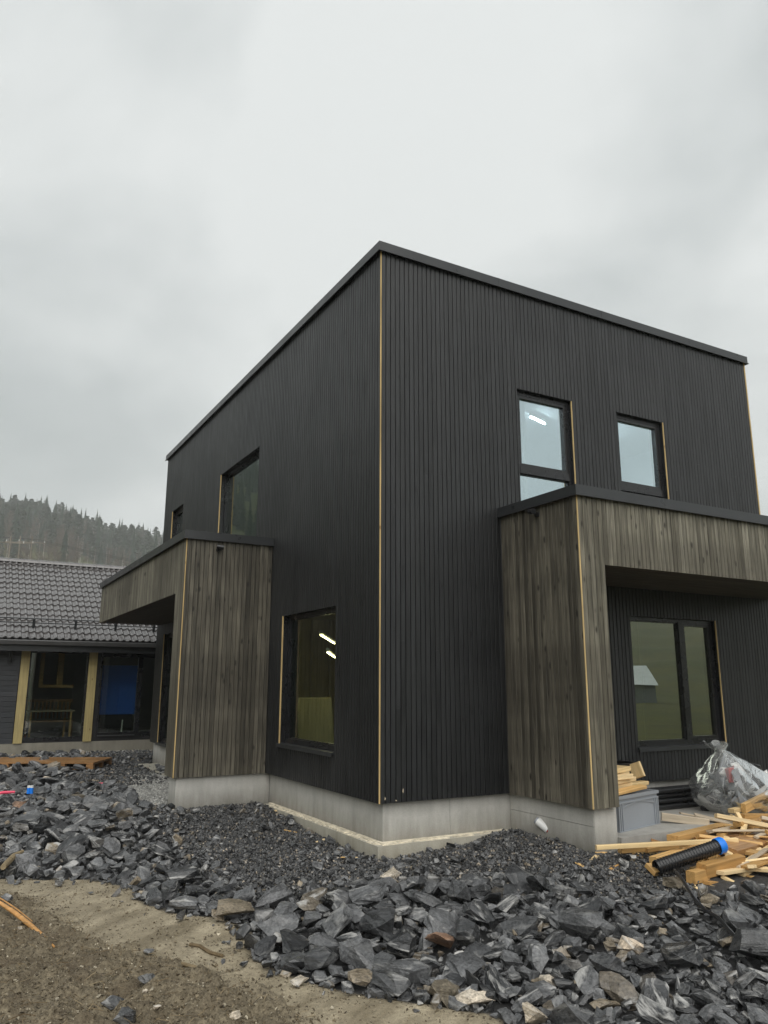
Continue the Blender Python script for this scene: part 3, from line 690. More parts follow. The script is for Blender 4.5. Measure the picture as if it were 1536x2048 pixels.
for i in range(13):
    y_ = -CB_+.03+i*.108
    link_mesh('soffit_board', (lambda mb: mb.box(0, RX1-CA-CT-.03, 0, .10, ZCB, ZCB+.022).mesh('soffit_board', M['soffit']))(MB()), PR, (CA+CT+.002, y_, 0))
panels('foundation_panel', 'W', -CB_+.10, .095, 1, (-1.1, -.20, -.004), CA+.09, th_=.34)
panels('foundation_panel', 'S', CA+.09+.005, CA+.09+.34, 1, (-1.1, -.004), -CB_+.095, th_=.004)
# left porch
mb = MB()
mb.box(-LB+e_, -.001, LA+e_, LA+LT-e_, .005, ZC-.002); mb.box(-LB+e_, -LB+.30, LA+LT-e_+.0005, LE-e_, ZCB+.024, ZC-.002); mb.box(-LB+.301, -.001, LA+LT, LE-e_, ZCB+.10, ZC-.01)
PL = mb.build('canopy', M['batten'], HOUSE)
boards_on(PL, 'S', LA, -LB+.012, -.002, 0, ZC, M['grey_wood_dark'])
boards_on(PL, 'W', -LB, LA+.012, LA+LT, 0, ZC, M['grey_wood'], joined=True)
boards_on(PL, 'W', -LB, LA+LT, LE, ZCB, ZC, M['grey_wood'], joined=True)
MB().box(-LB-.003, -LB+.010, LA-.002, LA+.012, .0, ZC-.002).build('corner_trim', M['raw'], PL)
cap('canopy_cap', -LB-.045, -.002, LA-.045, LE+.04, ZC, ZCT, PL, skip=('E',))
for i in range(13):
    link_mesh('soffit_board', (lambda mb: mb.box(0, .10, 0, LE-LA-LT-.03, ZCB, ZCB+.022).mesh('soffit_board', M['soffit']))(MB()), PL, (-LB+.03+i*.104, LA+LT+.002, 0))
panels('foundation_panel', 'S', -LB+.06, .095, 1, (-1.1, -.004), LA+.06, th_=.38)
# porch slab
SLZ = -.33
tag(MB().box(CA+.09+.342, 9, -1.40, .095, -1.1, SLZ).build('porch_slab', M['slab']), kind='structure')
# spot lights on the wing walls
def spot(loc, rz, label):
    s_ = thing('spot_lamp', label, 'wall lamp', loc, rz, 'spot lamps on the porch walls')
    MB().tube((0, 0, 0), (0, -.03, 0), .035, n=12).build('base', M['black_plastic'], s_, smooth=True)
    MB().tube((0, -.02, 0), (0, -.085, .03), .012, n=8).build('arm', M['black_plastic'], s_)
    MB().tube((-.05, -.09, .035), (.055, -.11, .02), .032, .036, 14).build('head', M['frame'], s_, smooth=True)
spot((-.90, LA-.002, 3.35), 0, 'small black spot lamp high on the left porch wall')
spot((CA-.002, -.75, 3.385), -math.pi/2, 'small black spot lamp high on the right porch wall')

# ------------------------------------------------------------------ neighbouring house with the tiled roof
NY = 14.0; NZ = -.14
NB = thing('tiled_house', 'low dark house with a wet grey tiled roof left of the black house', 'house', (0, 0, 0))
NX0, NX1 = -11., 5.
holes = [(-2.49, -1.06, -.10, 2.16), (-.74, 1.6, -.05, 2.12)]
mb = MB(); wall_with_holes(mb, NX0, NX1, NZ, 2.5, holes, lambda m_, a, b_, z0, z1: m_.box(a, b_, NY+.03, NY+.25, z0, z1))
mb.box(NX0, NX0+.2, NY+.251, NY+8.2, NZ, 2.5); mb.box(NX1-.2, NX1, NY+.251, NY+8.2, NZ, 2.5); mb.box(NX0+.2, NX1-.2, NY+8, NY+8.2, NZ, 2.5); mb.build('wall', M['batten'], NB)
for i in range(20):
    z0 = NZ+.003+i*.128
    mb = MB(); mb.box(0, 2.9, -.012, .016, 0, .122)
    link_mesh('siding_board', mb.mesh('siding_board', M['siding']), NB, (-5.62, NY+.01, z0), (R(3), 0, 0))
MB().box(NX0, NX1, NY+.005, NY+.30, -1.1, NZ-.002).build('foundation', concrete('old_foundation', (.19, .175, .14), (.25, .235, .195)), NB)
for x in (-2.70, -1.05): MB().box(x, x+.205, NY-.03, NY+.029, NZ-.0, 2.17).build('post', M['imp'], NB)
MB().box(-2.72, 2, NY-.045, NY+.028, 2.172, 2.26).build('lintel', M['batten'], NB)
def nwin(u0, u1, z0, z1, mull=None, fb=.06):
    wn = thing('window', None, None); wn.parent = NB
    MB().box(u0, u1, NY+.02, NY+.12, z1-fb, z1).box(u0, u1, NY+.02, NY+.12, z0, z0+fb+.03).box(u0, u0+fb*.6, NY+.0205, NY+.12, z0+fb+.03, z1-fb).box(u1-fb*.6, u1, NY+.0205, NY+.12, z0+fb+.03, z1-fb).build('frame', M['frame'], wn)
    ps_ = [(u0+fb*.6, u1-fb*.6)]
    if mull: MB().box(mull, mull+.12, NY+.012, NY+.12, z0+fb+.03, z1-fb).build('mullion', M['frame'], wn); ps_ = [(u0+fb*.6, mull), (mull+.12, u1-fb*.6)]
    for a, b_ in ps_: MB().box(a, b_, NY+.07, NY+.078, z0+fb+.03, z1-fb).build('pane', M['glass_nb'], wn)
nwin(-2.49, -1.06, -.10, 2.16); nwin(-.74, 1.6, -.05, 2.12, .24, .09)
MB().box(-.7, .25, NY-.03, NY+.019, -.02, .0).build('sill', M['steel'], NB)
mb = MB(); mb.box(-6, 4.5, NY+4.4, NY+4.45, NZ, 2.5); mb.box(-3.4, -3.35, NY+.26, NY+4.39, NZ, 2.5); mb.build('room_wall', M['room_dark'], NB)
MB().box(-6, 4.5, NY+.26, NY+4.4, -.16, -.12).build('room_floor', M['room_dark'], NB)
MB().box(-6, 4.5, NY+.26, NY+4.4, 2.4, 2.44).build('room_ceiling', M['room_dark'], NB)
mb = MB(); mb.box(-2.1, -2.0, NY+1.3, NY+1.4, 1.3, 2.39); mb.box(-1.65, -1.5, NY+1.3, NY+1.4, 1.3, 2.39); mb.box(-2.1, -1.2, NY+1.305, NY+1.395, 1.22, 1.3); mb.build('trim_board', M['offcut'], NB)
# things standing in that room
tb = thing('table', 'low wooden table behind the large window of the tiled house', 'table', (-1.75, NY+1.6, -.12), R(8))
MB().box(-.6, .6, -.35, .35, .70, .735).build('top', M['offcut_grey'], tb)
for sx in (-.54, .5):
    for sy in (-.3, .26): MB().box(sx, sx+.045, sy, sy+.045, 0, .70).build('leg', M['offcut'], tb)
sh = thing('slatted_bench', 'slatted wooden bench at the back of the room in the tiled house', 'bench', (-1.7, NY+1.9, -.12), 0)
for i in range(12): MB().box(-.6+i*.1, -.56+i*.1, 0, .03, .5, .95).build('slat', M['pallet'], sh)
MB().box(-.65, .6, -.01, .04, .95, 1.02).build('rail', M['pallet'], sh); MB().box(-.65, .6, -.4, .03, .42, .46).build('seat', M['pallet'], sh)
for sx in (-.62, .54): MB().box(sx, sx+.05, -.38, -.33, 0, .419).build('leg', M['pallet'], sh)
chr_ = thing('armchair', 'bent frame armchair with dark seat behind the glass door', 'armchair', (-.05, NY+1.3, -.12), R(-25))
for sx in (-.3, .3): MB().path([(sx, -.35, 0), (sx, -.3, .45), (sx, -.22, .55), (sx, .1, .52), (sx, .4, .48), (sx, .5, 0)], .018, 6).build('arm_frame', M['white_plastic'], chr_, smooth=True)
MB().add([(-.27, -.3, .36), (.27, -.3, .36), (.27, .25, .3), (-.27, .25, .3), (-.27, -.3, .42), (.27, -.3, .42), (.27, .25, .36), (-.27, .25, .36)], [(0,3,2,1),(4,5,6,7),(0,1,5,4),(1,2,6,5),(2,3,7,6),(3,0,4,7)]).build('seat', M['black_plastic'], chr_)
MB().add([(-.27, .25, .33), (.27, .25, .33), (.27, .5, .9), (-.27, .5, .9), (-.27, .2, .38), (.27, .2, .38), (.27, .45, .93), (-.27, .45, .93)], [(0,3,2,1),(4,5,6,7),(0,1,5,4),(1,2,6,5),(2,3,7,6),(3,0,4,7)]).build('backrest', M['black_plastic'], chr_)
BCN = thing('blue_cabinet', 'bright blue cabinet behind the glass door of the tiled house', 'cabinet', (-.55, NY+.85, -.12))
MB().box(0, .95, 0, .5, .62, 1.95).build('body', M['skin_blue'], BCN); MB().box(.02, .45, -.018, -.001, .64, 1.4).build('door', M['skin_blue'], BCN); MB().box(.50, .93, -.018, -.001, .64, 1.4).build('door', M['skin_blue'], BCN); MB().box(.05, .9, .05, .45, 0, .619).build('base', M['black_plastic'], BCN)
# roof
PITCHN = R(30.5); GA = .335; TWd = .336; NR = 15
EY, EZ = NY-.50, 2.42
cs, sn = math.cos(PITCHN), math.sin(PITCHN)
def roofpt(x, s_, h_): return (x, EY+s_*cs-h_*sn, EZ+s_*sn+h_*cs)
SL = NR*GA
RIDY, RIDZ = EY+SL*cs, EZ+SL*sn
mb = MB()
v8 = [roofpt(NX0-.4, 0, -.05), roofpt(NX1+.4, 0, -.05), roofpt(NX1+.4, SL, -.05), roofpt(NX0-.4, SL, -.05)]
v9 = [(x, y, z-.12) for x, y, z in v8]; mb.add(v8+v9, [(0,1,2,3),(7,6,5,4),(0,4,5,1),(1,5,6,2),(2,6,7,3),(3,7,4,0)])
bk = [(NX0-.4, RIDY+.001, RIDZ-.06), (NX1+.4, RIDY+.001, RIDZ-.06), (NX1+.4, 2*RIDY-EY, EZ), (NX0-.4, 2*RIDY-EY, EZ)]
mb.add(bk+[(x, y, z-.12) for x, y, z in bk], [(0,1,2,3),(7,6,5,4),(0,4,5,1),(1,5,6,2),(2,6,7,3),(3,7,4,0)])
mb.build('roof', M['metal'], NB)
# one clay tile: two rolls, raised front lip
tv = []; prof = []
for i in range(17):
    x = TWd*i/16; ph = (i/16*2) % 1
    prof.append((x, .030*max(0, math.cos(2*math.pi*(ph-.32)))**.8+.006*math.sin(2*math.pi*ph)-.0))
LT_ = GA+.06
for s_, lift in ((0, .030), (LT_*.5, .016), (LT_, .0)):
    for x, h_ in prof: tv.append((x, s_, h_+lift))
for x, h_ in prof: tv.append((x, .001, h_+.030-.030))
n_ = len(prof); tf = []
for r_ in range(2):
    for i in range(n_-1): tf.append((r_*n_+i, r_*n_+i+1, (r_+1)*n_+i+1, (r_+1)*n_+i))
for i in range(n_-1): tf.append((3*n_+i, 3*n_+i+1, i+1, i))
tme = MB().add(tv, tf).mesh('roof_tile', M['tile'], True)
TR = Matrix.Rotation(PITCHN, 4, 'X')
stv, stf, str_ = [], [], []
tilepos = []
for r_ in range(NR):
    for c_ in range(int((NX1-NX0)/TWd)+1):
        x = NX0-.1+c_*TWd; p_ = roofpt(x, r_*GA, 0); u, v, _ = pix((x+.17, p_[1], p_[2]))
        tilepos.append((u > -25 and u < 330 and v < 1290, p_, r_, c_))
vis = [q_ for q_ in tilepos if q_[0]]; vis = vis[:300]
ids = {id(q_) for q_ in vis}; mbt = MB()
for q_ in tilepos:
    jx, jz = random.uniform(-.004, .004), random.uniform(-.004, .004)
    if id(q_) in ids:
        o_ = link_mesh('roof_tile', tme, NB, (q_[1][0]+jx, q_[1][1], q_[1][2]+jz), (PITCHN+random.uniform(-.012, .012), random.uniform(-.006, .006), 0))
    else:
        mbt.M = Matrix.Translation((q_[1][0]+jx, q_[1][1], q_[1][2]+jz)) @ TR; mbt.add(tv, tf, random.uniform(.02, .98))
if mbt.n: tag(mbt.build('roof_tiles', M['tile'], NB, smooth=True), kind='stuff')
for i in range(int((NX1-NX0)/.42)):
    x = NX0+i*.42
    vv = [];
    for xx, rr_ in ((x, .125), (x+.44, .11)):
        for a in range(7):
            t_ = math.pi*a/6; vv.append((xx, RIDY-.02+rr_*1.15*math.cos(t_), RIDZ-.03+rr_*math.sin(t_)))
    ff = [(a, a+1, 8+a, 7+a) for a in range(6)]+[tuple(range(6, -1, -1)), tuple(range(7, 14))]
    MB().add(vv, ff).build('ridge_tile', M['tile'], NB, smooth=True)
# gutter, fascia, soffit
gp = [(0, 0), (.02, -.09), (.12, -.09), (.14, .03), (.132, .03), (.112, -.08), (.03, -.08), (.012, 0)]
vv = [(x, EY-.15+a, EZ-.05+b_) for x in (NX0-.4, NX1+.4) for a, b_ in gp]; n_ = len(gp)
MB().add(vv, [(i, (i+1) % n_, n_+(i+1) % n_, n_+i) for i in range(n_)]).build('gutter', M['steel'], NB)
MB().box(NX0-.4, NX1+.4, EY-.005, EY+.02, EZ-.30, EZ-.03).build('fascia', M['metal'], NB)
MB().box(NX0-.4, NX1+.4, EY+.021, NY+.029, EZ-.2, EZ-.17).build('soffit', M['batten'], NB)
# snow guard: brackets and two rails
for i in range(13):
    x = -7.6+i*1.02; a = roofpt(x, GA*1.55, .05); c2 = roofpt(x, GA*1.35, .26)
    mb = MB(); mb.box(-.03, .03, -.02, .02, 0, .25)
    link_mesh('guard_bracket', mb.mesh('guard_bracket', M['metal']), NB, a, (PITCHN*.5, 0, 0))
for h_ in (.13, .24): MB().tube((-8, EY+GA*1.55*cs-.05, EZ+GA*1.55*sn+.04+h_), (5, EY+GA*1.55*cs-.05, EZ+GA*1.55*sn+.04+h_), .014, n=6).build('guard_rail', M['metal'], NB)
wl = thing('wall_lamp', 'small dark lamp on the grey siding of the tiled house', 'wall lamp', (-2.95, NY-.0, 1.98))
MB().box(-.04, .04, -.04, -.005, -.1, .12).build('bracket', M['black_plastic'], wl); MB().tube((0, -.08, -.14), (0, -.08, .14), .04, n=10).build('shade', M['black_plastic'], wl)

# ------------------------------------------------------------------ rocks
def hull(n, dims, boxy, rng):
    bm = bmesh.new()
    for i in range(n):
        u = rng.normal(size=3); u /= np.linalg.norm(u)
        u = np.sign(u)*np.abs(u)**boxy*rng.uniform(.88, 1.06); bm.verts.new(Vector(u*np.array(dims)))
    r_ = bmesh.ops.convex_hull(bm, input=bm.verts)
    dead = [g_ for g_ in r_['geom_interior'] if isinstance(g_, bmesh.types.BMVert)]
    bmesh.ops.delete(bm, geom=list(set(dead)), context='VERTS')
    bmesh.ops.triangulate(bm, faces=bm.faces); bm.verts.index_update()
    v = np.array([x.co[:] for x in bm.verts]); f = np.array([[x.index for x in q_.verts] for q_ in bm.faces]); bm.free()
    return v, f
rr = np.random.default_rng(5)
def chip(s_, rng, amp=.075):
    """break the clean facets of a hull: split every triangle in four, push the new corners in and out"""
    v, f = s_; v = [tuple(q_) for q_ in v]; mid = {}; nf_ = []
    def m_(a, b_):
        k_ = (min(a, b_), max(a, b_))
        if k_ not in mid:
            p_ = (np.array(v[a])+np.array(v[b_]))/2; L_ = np.linalg.norm(np.array(v[a])-np.array(v[b_]))
            mid[k_] = len(v); v.append(tuple(p_*(1+rng.normal(-.1, 1)*amp*min(1, L_))+rng.normal(0, amp*.35*L_, 3)))
        return mid[k_]
    for a, b_, c_ in f:
        x, y, z_ = m_(a, b_), m_(b_, c_), m_(c_, a); nf_ += [(a, x, z_), (x, b_, y), (z_, y, c_), (x, y, z_)]
    return np.array(v), np.array(nf_)
BIG = [chip(hull(rr.integers(13, 20), (1, rr.uniform(.55, .85), rr.uniform(.28, .58)), .6, rr), rr) for _ in range(40)]
MED = [hull(rr.integers(9, 14), (1, rr.uniform(.55, .85), rr.uniform(.35, .65)), .6, rr) for _ in range(30)]
SML = [hull(7, (1, rr.uniform(.6, .9), rr.uniform(.45, .75)), .7, rr) for _ in range(16)]
def rock_mesh(shape, r, mat, rnd=0.0, name='rock'):
    v, f = shape; me = bpy.data.meshes.new(name); me.from_pydata((v*r).tolist(), [], f.tolist())
    me.attributes.new('rco', 'FLOAT_VECTOR', 'POINT').data.foreach_set('vector', (v*r).astype(np.float32).ravel())
    me.materials.append(mat); return me
def rotmats(yaw, tx, ty):
    c1, s1, c2, s2, c3, s3 = np.cos(yaw), np.sin(yaw), np.cos(tx), np.sin(tx), np.cos(ty), np.sin(ty)
    o_, z_ = np.ones_like(yaw), np.zeros_like(yaw)
    Rz = np.stack([c1, -s1, z_, s1, c1, z_, z_, z_, o_], -1).reshape(-1, 3, 3)
    Rx = np.stack([o_, z_, z_, z_, c2, -s2, z_, s2, c2], -1).reshape(-1, 3, 3)
    Ry = np.stack([c3, z_, s3, z_, o_, z_, -s3, z_, c3], -1).reshape(-1, 3, 3)
    return Rz@Rx@Ry
def stuff_rocks(name, pos, rad, yaw, tx, ty, shapes, mat, rng, rs=None):
    """many stones in one mesh"""
    which = rng.integers(0, len(shapes), len(pos)); RM = rotmats(yaw, tx, ty)
    vs_, fs_, rc, rn = [], [], [], []; off = 0
    rnd = rng.uniform(.02, .98, len(pos))
    for k, (v, f) in enumerate(shapes):
        ii = np.where(which == k)[0]
        if not len(ii): continue
        loc = v[None]*rad[ii, None, None]
        w = np.einsum('nij,nvj->nvi', RM[ii], loc)+pos[ii, None, :]
        nv = len(v); vs_.append(w.reshape(-1, 3)); rc.append(loc.reshape(-1, 3)); rn.append(np.repeat(rnd[ii], nv))
        fs_.append((f[None]+(off+np.arange(len(ii))*nv)[:, None, None]).reshape(-1, 3)); off += nv*len(ii)
    vs_, fs_, rc, rn = np.concatenate(vs_), np.concatenate(fs_), np.concatenate(rc), np.concatenate(rn)
    me = bpy.data.meshes.new(name); me.vertices.add(len(vs_)); me.vertices.foreach_set('co', vs_.astype(np.float32).ravel())
    me.loops.add(fs_.size); me.loops.foreach_set('vertex_index', fs_.astype(np.int32).ravel())
    me.polygons.add(len(fs_)); me.polygons.foreach_set('loop_start', np.arange(0, fs_.size, 3, dtype=np.int32))
    me.update(calc_edges=True); me.validate()
    me.attributes.new('rco', 'FLOAT_VECTOR', 'POINT').data.foreach_set('vector', rc.astype(np.float32).ravel())
    me.attributes.new('rnd', 'FLOAT', 'POINT').data.foreach_set('value', rn.astype(np.float32))
    me.polygons.foreach_set('use_smooth', [False]*len(me.polygons))
    me.materials.append(mat); return tag(link_mesh(name, me), kind='stuff')

def gdark(P_):
    w = np.full(len(P_), -9.)
    for q_ in G_DARK: w = np.maximum(w, sdist(P_, q_))
    return w
def ggrey(P_):
    w = np.full(len(P_), -9.)
    for q_ in G_GREY: w = np.maximum(w, sdist(P_, q_))
    return w
def sample_view(n, rng, x0=-6, x1=6.5, y0=-6.5, y1=13.5, pad=60):
    """points on the ground seen (nearly) in the picture, denser where nearer"""
    P_ = np.c_[rng.uniform(x0, x1, n), rng.uniform(y0, y1, n)]
    u, v, z_ = pix(np.c_[P_, np.full(n, -.6)])
    return P_[(z_ > 2) & (u > -pad) & (u < 1536+pad) & (v < 2048+pad*1.6)]
PILE = poly_pts([(1290,1745),(1380,1762),(1420,1776),(1480,1768),(1560,1756),(1560,1640),(1230,1690)], -.5)   # timber heap: no big rocks in it
g2 = np.random.default_rng(21)
# custom stones measured from the photograph: px centre, half length m, shape, material, yaw, tilt, label
CUST = [
 (1325,1420,.0,None),
]
fixed = []   # (x,y,r)
def place_custom(u, v, r, mat, label, shape, yaw, tx=0., ty=0., zoff=.35, zg_=-.62):
    p_ = at(u, v, 2, zg_); x, y = p_[0], p_[1]; 
    for _ in range(4): z_ = float(gz(x, y)); p_ = at(u, v, 2, z_+r*zoff); x, y = p_[0], p_[1]
    o_ = link_mesh('rock', rock_mesh(BIG[shape], r, M[mat]), None, (x, y, z_+r*zoff), (tx, ty, yaw)); tag(o_, label, 'rock')
    fixed.append((x, y, r*.8)); return o_
place_custom(805, 1950, .235, 'rock', 'long flat dark slab lying where the rock heap meets the mud', 3, R(-18), .12, .05)
place_custom(602, 1927, .17, 'rock', 'flat dark slab alone on the mud beside the rock heap', 7, R(10), .05, .1, .2)
place_custom(752, 1971, .075, 'rock', 'small dark block in front of the long flat slab', 9, R(30), .1, .0, .4)
place_custom(892, 1987, .14, 'rock_warm', 'lumpy grey brown stone at the edge of the mud', 12, R(40), .2, .1, .45)
place_custom(950, 2000, .13, 'rock_pale', 'pale cream streaked stone at the edge of the mud', 15, R(-20), .2, .1, .45)
place_custom(882, 1880, .125, 'rock_rust', 'rust brown block with a white vein in the front rocks', 18, R(15), .2, .25, .9)
place_custom(783, 1750, .13, 'rock_pale', 'tan wedge of rock below the house corner', 21, R(25), .25, .1, .7)
place_custom(1048, 1757, .105, 'rock_warm', 'rounded brown stone below the right foundation wall', 24, R(60), .1, .2, .7)
place_custom(1262, 1892, .14, 'rock_pale', 'pinkish wedge of rock in the middle of the right rock field', 27, R(20), .5, .2, .7)
place_custom(1098, 1960, .10, 'rock_pale', 'small whitish stone in the front right rocks', 30, R(70), .3, .2, .9)
place_custom(1065, 2030, .12, 'rock_pale', 'cream coloured wedge at the bottom edge right of the mud', 33, R(40), .4, .3, .8)
place_custom(735, 1785, .20, 'rock', 'large smooth faced dark boulder in the middle of the front heap', 36, R(-25), .35, -.2, .8)
place_custom(465, 1817, .19, 'rock_warm', 'blocky olive grey stone with pale bands at the tip of the left rocks', 39, R(0), .1, .05, .6)
place_custom(540, 1700, .09, 'rock', 'single dark stone lying on the fine gravel', 2, R(10), .0, .0, .5) if False else None
place_custom(426, 1650, .10, 'rock', 'single dark stone lying on the fine gravel by the left porch', 5, R(10), .1, .1, .5)
place_custom(505, 1885, .10, 'rock', 'pointed dark stone standing on the mud beside the heap', 8, R(70), .6, .9, .7)
place_custom(1345, 1762, .13, 'rock_warm', 'rounded speckled boulder right below the timber offcuts', 11, R(20), .1, .1, .7)
place_custom(310, 1654, .07, 'rock_pale', 'small cream stone among dark rocks on the left', 14, R(20), .1, .1, .8)
place_custom(157, 1593, .14, 'rock_warm', 'mossy olive stone in the left rock field', 17, R(20), .1, .1, .7)
place_custom(97, 1560, .13, 'rock_pale', 'whitish stone in the left rock field near the pallet', 20, R(50), .2, .1, .7)
place_custom(45, 1612, .16, 'rock_rust', 'rusty orange stone in the left rock field', 23, R(20), .2, .1, .7)
place_custom(10, 1538, .16, 'rock_pale', 'flat pinkish stone in front of the pallet', 26, R(10), .05, .05, .3)
place_custom(300, 1902, .055, 'rock', 'small grey stone on the soil bank', 6, R(30), .1, .1, .5)
place_custom(225, 2005, .085, 'rock', 'angular grey stone half sunk in the soil bank', 10, R(-30), .2, .3, .3)
place_custom(255, 2035, .12, 'rock', 'largest greenish grey stone at the bottom of the soil bank', 13, R(60), .3, .4, .4)
place_custom(294, 1958, .07, 'rock', 'flat grey stone low on the soil bank', 16, R(-40), .1, .1, .4)
place_custom(15, 1794, .06, 'rock', 'dark stone on top of the soil bank at the left edge', 19, R(-40), .1, .1, .4)

# big rocks by dart throwing
cand = sample_view(60000, g2)
dEc = sdist(cand, EARTH); ok = (dEc < -.02) & ~in_building(cand, .12)
cand = cand[ok]; gd = gdark(cand); gg = ggrey(cand); pl = sdist(cand, PILE)
gn = .30*fbm(cand, 2.2, 8.8, 3)+.05; keep = (gd+gn < .08) & (gg < .02) & (pl < -.06); cand = cand[keep]; gd = gd[keep]
front = cand[:, 1] < .5
sizes = np.where(front, g2.lognormal(math.log(.060), .50, len(cand)), g2.lognormal(math.log(.060), .46, len(cand)))
# finer stone in the band next to the gravel
near = np.clip(-gd/.55, .25, 1); nf2 = fbm(cand, .8, 5.5, 2); sizes *= near*np.clip(.95+.5*nf2, .55, 1.35)
sizes = np.clip(sizes, .035, .21)
order = np.argsort(-sizes[:26000]); acc = []; cell = {}
def hits(x, y, r, fac):
    ci, cj = int(x//.5), int(y//.5)
    for i in range(ci-1, ci+2):
        for j in range(cj-1, cj+2):
            for (a, b_, c_) in cell.get((i, j), ()):
                if (a-x)**2+(b_-y)**2 < (fac*(r+c_))**2: return True
    return False
for (x, y, r_) in fixed: cell.setdefault((int(x//.5), int(y//.5)), []).append((x, y, r_))
for i in order:
    x, y = cand[i]; r_ = sizes[i]
    if r_ < .036: break
    if hits(x, y, r_, .66): continue
    cell.setdefault((int(x//.5), int(y//.5)), []).append((x, y, r_)); acc.append((x, y, r_))
acc = np.array(acc); print('big rocks', len(acc))
zb = np.array([float(gz(x, y)) for x, y, _ in acc])
pile_h = .05+.05*np.clip(-sdist(acc[:, :2], EARTH)/.5, 0, 1)*g2.uniform(.2, 1.6, len(acc))
pos = np.c_[acc[:, :2], zb+acc[:, 2]*g2.uniform(.18, .5, len(acc))+pile_h*.6]
yaw = g2.uniform(0, 6.28, len(acc)); tx = g2.normal(0, .32, len(acc)); ty = g2.normal(0, .32, len(acc))
fl = g2.random(len(acc)) < .14; tx[fl] += g2.normal(0, .7, fl.sum())
u, v, dz_ = pix(pos); px = acc[:, 2]/dz_*FPX*2; px[(u < 0) | (u > 1536) | (v > 2048)] = 0
top = np.argsort(-px)[:265]
gme = [rock_mesh(s_, 1.0, M['rock']) for s_ in BIG]
RM = rotmats(yaw, tx, ty)
uv = np.c_[u, v]
for n_, i in enumerate(top):
    sh = n_ % len(BIG)
    me = rock_mesh(BIG[sh], acc[i, 2], M['rock'])
    o_ = link_mesh('rock', me, None, pos[i]); o_.rotation_euler = Matrix(RM[i].tolist()).to_euler()
    if pos[i][1] > 1.2: lb, gr = 'dark grey angular rock in the rough field left of the house', 'dark rocks of the left field'
    elif uv[i][0] < 760: lb, gr = 'dark grey angular rock heaped below the left face of the house', 'dark rocks heaped before the left face'
    elif uv[i][1] > 1890: lb, gr = 'dark grey angular rock in the near right rock field', 'dark rocks in the near right field'
    else: lb, gr = 'dark grey angular rock spread below the right porch wall', 'dark rocks below the right porch'
    tag(o_, lb, 'rock', gr)
for m_ in gme: bpy.data.meshes.remove(m_)
rest = np.ones(len(acc), bool); rest[top] = False
stuff_rocks('rock_rubble', pos[rest], acc[rest, 2], yaw[rest], tx[rest], ty[rest], BIG, M['rock'], g2)
# medium stones fill the gaps
c2 = sample_view(46000, g2); ed = sdist(c2, EARTH); c2 = c2[(ed < .03) | ((ed < .7) & (g2.random(len(c2)) < .35*np.exp(-ed/.13)))]; c2 = c2[~in_building(c2, .03) & (sdist(c2, PILE) < .02)]
gq = gdark(c2); c2 = c2[((gq+.35*fbm(c2, 2.0, 1.8, 3) < .03) | (g2.random(len(c2)) < .22)) & (ggrey(c2) < .03)]
r2_ = np.clip(g2.lognormal(math.log(.036), .42, len(c2)), .016, .08)
z2 = np.array([float(gz(x, y)) for x, y in c2])+r2_*g2.uniform(.1, .8, len(c2))+np.clip(-sdist(c2, EARTH)/.5, 0, 1)*.05*g2.random(len(c2))
stuff_rocks('stone_rubble', np.c_[c2, z2], r2_, g2.uniform(0, 6.28, len(c2)), g2.normal(0, .5, len(c2)), g2.normal(0, .5, len(c2)), MED, M['rock'], g2)
print('medium', len(c2))
# fine dark gravel by the walls
def scatter_in(polys, dens, rng, rlo, rhi, pad=.05, nearest=True):
    out = []
    for q_ in polys:
        lo, hi = q_.min(0)-pad, q_.max(0)+pad; A = np.prod(hi-lo); n_ = int(A*dens)
        P_ = np.c_[rng.uniform(lo[0], hi[0], n_), rng.uniform(lo[1], hi[1], n_)]
        s_ = sdist(P_, q_); P_ = P_[(s_ > -pad*rng.random(len(P_))*3) & ~in_building(P_, .0)]; out.append(P_)
    P_ = np.concatenate(out); r_ = rng.uniform(rlo, rhi, len(P_))
    z_ = np.array([float(gz(x, y)) for x, y in P_])+r_*rng.uniform(-.1, .9, len(P_))+.02
    return np.c_[P_, z_], r_
p_, r_ = scatter_in(G_DARK[:2], 4200, g2, .008, .026, .16)
print('gravel', len(p_))
stuff_rocks('gravel', p_, r_, g2.uniform(0, 6.28, len(p_)), g2.normal(0, .7, len(p_)), g2.normal(0, .7, len(p_)), SML, M['gravel'], g2)
p_, r_ = scatter_in(G_DARK[2:], 700, g2, .015, .045, .3)
stuff_rocks('gravel', p_, r_, g2.uniform(0, 6.28, len(p_)), g2.normal(0, .7, len(p_)), g2.normal(0, .7, len(p_)), SML, M['gravel'], g2)
p_, r_ = scatter_in(G_GREY, 2600, g2, .010, .024, .12)
stuff_rocks('light_gravel', p_, r_, g2.uniform(0, 6.28, len(p_)), g2.normal(0, .7, len(p_)), g2.normal(0, .7, len(p_)), SML, M['gravel_grey'], g2)
# soil clods, pebbles and twigs on the bank and, thinner, on the track
c3 = sample_view(150000, g2, -5, .2, -6.5, 2.6, 40); d3 = sdist(c3, MOUND); e3 = sdist(c3, EARTH)
pr = np.where(d3 > 0, 1.0, np.where(e3 > 0, .10+.5*np.exp(-np.abs(d3)/.12)+.25*np.exp(-np.abs(e3)/.15), 0)); c3 = c3[g2.random(len(c3)) < pr]
r3 = np.clip(g2.lognormal(math.log(.0062), .5, len(c3)), .003, .022); z3 = np.array([float(gz(x, y)) for x, y in c3])+r3*.25
stuff_rocks('soil_clods', np.c_[c3, z3], r3, g2.uniform(0, 6.28, len(c3)), g2.normal(0, .6, len(c3)), g2.normal(0, .6, len(c3)), SML, M['clod'], g2)
print('clods', len(c3))
mb = MB(); c4 = sample_view(5000, g2, -6, 1, -6.5, 3, 40); d4 = sdist(c4, MOUND); c4 = c4[(d4 > -.05)][:1900]
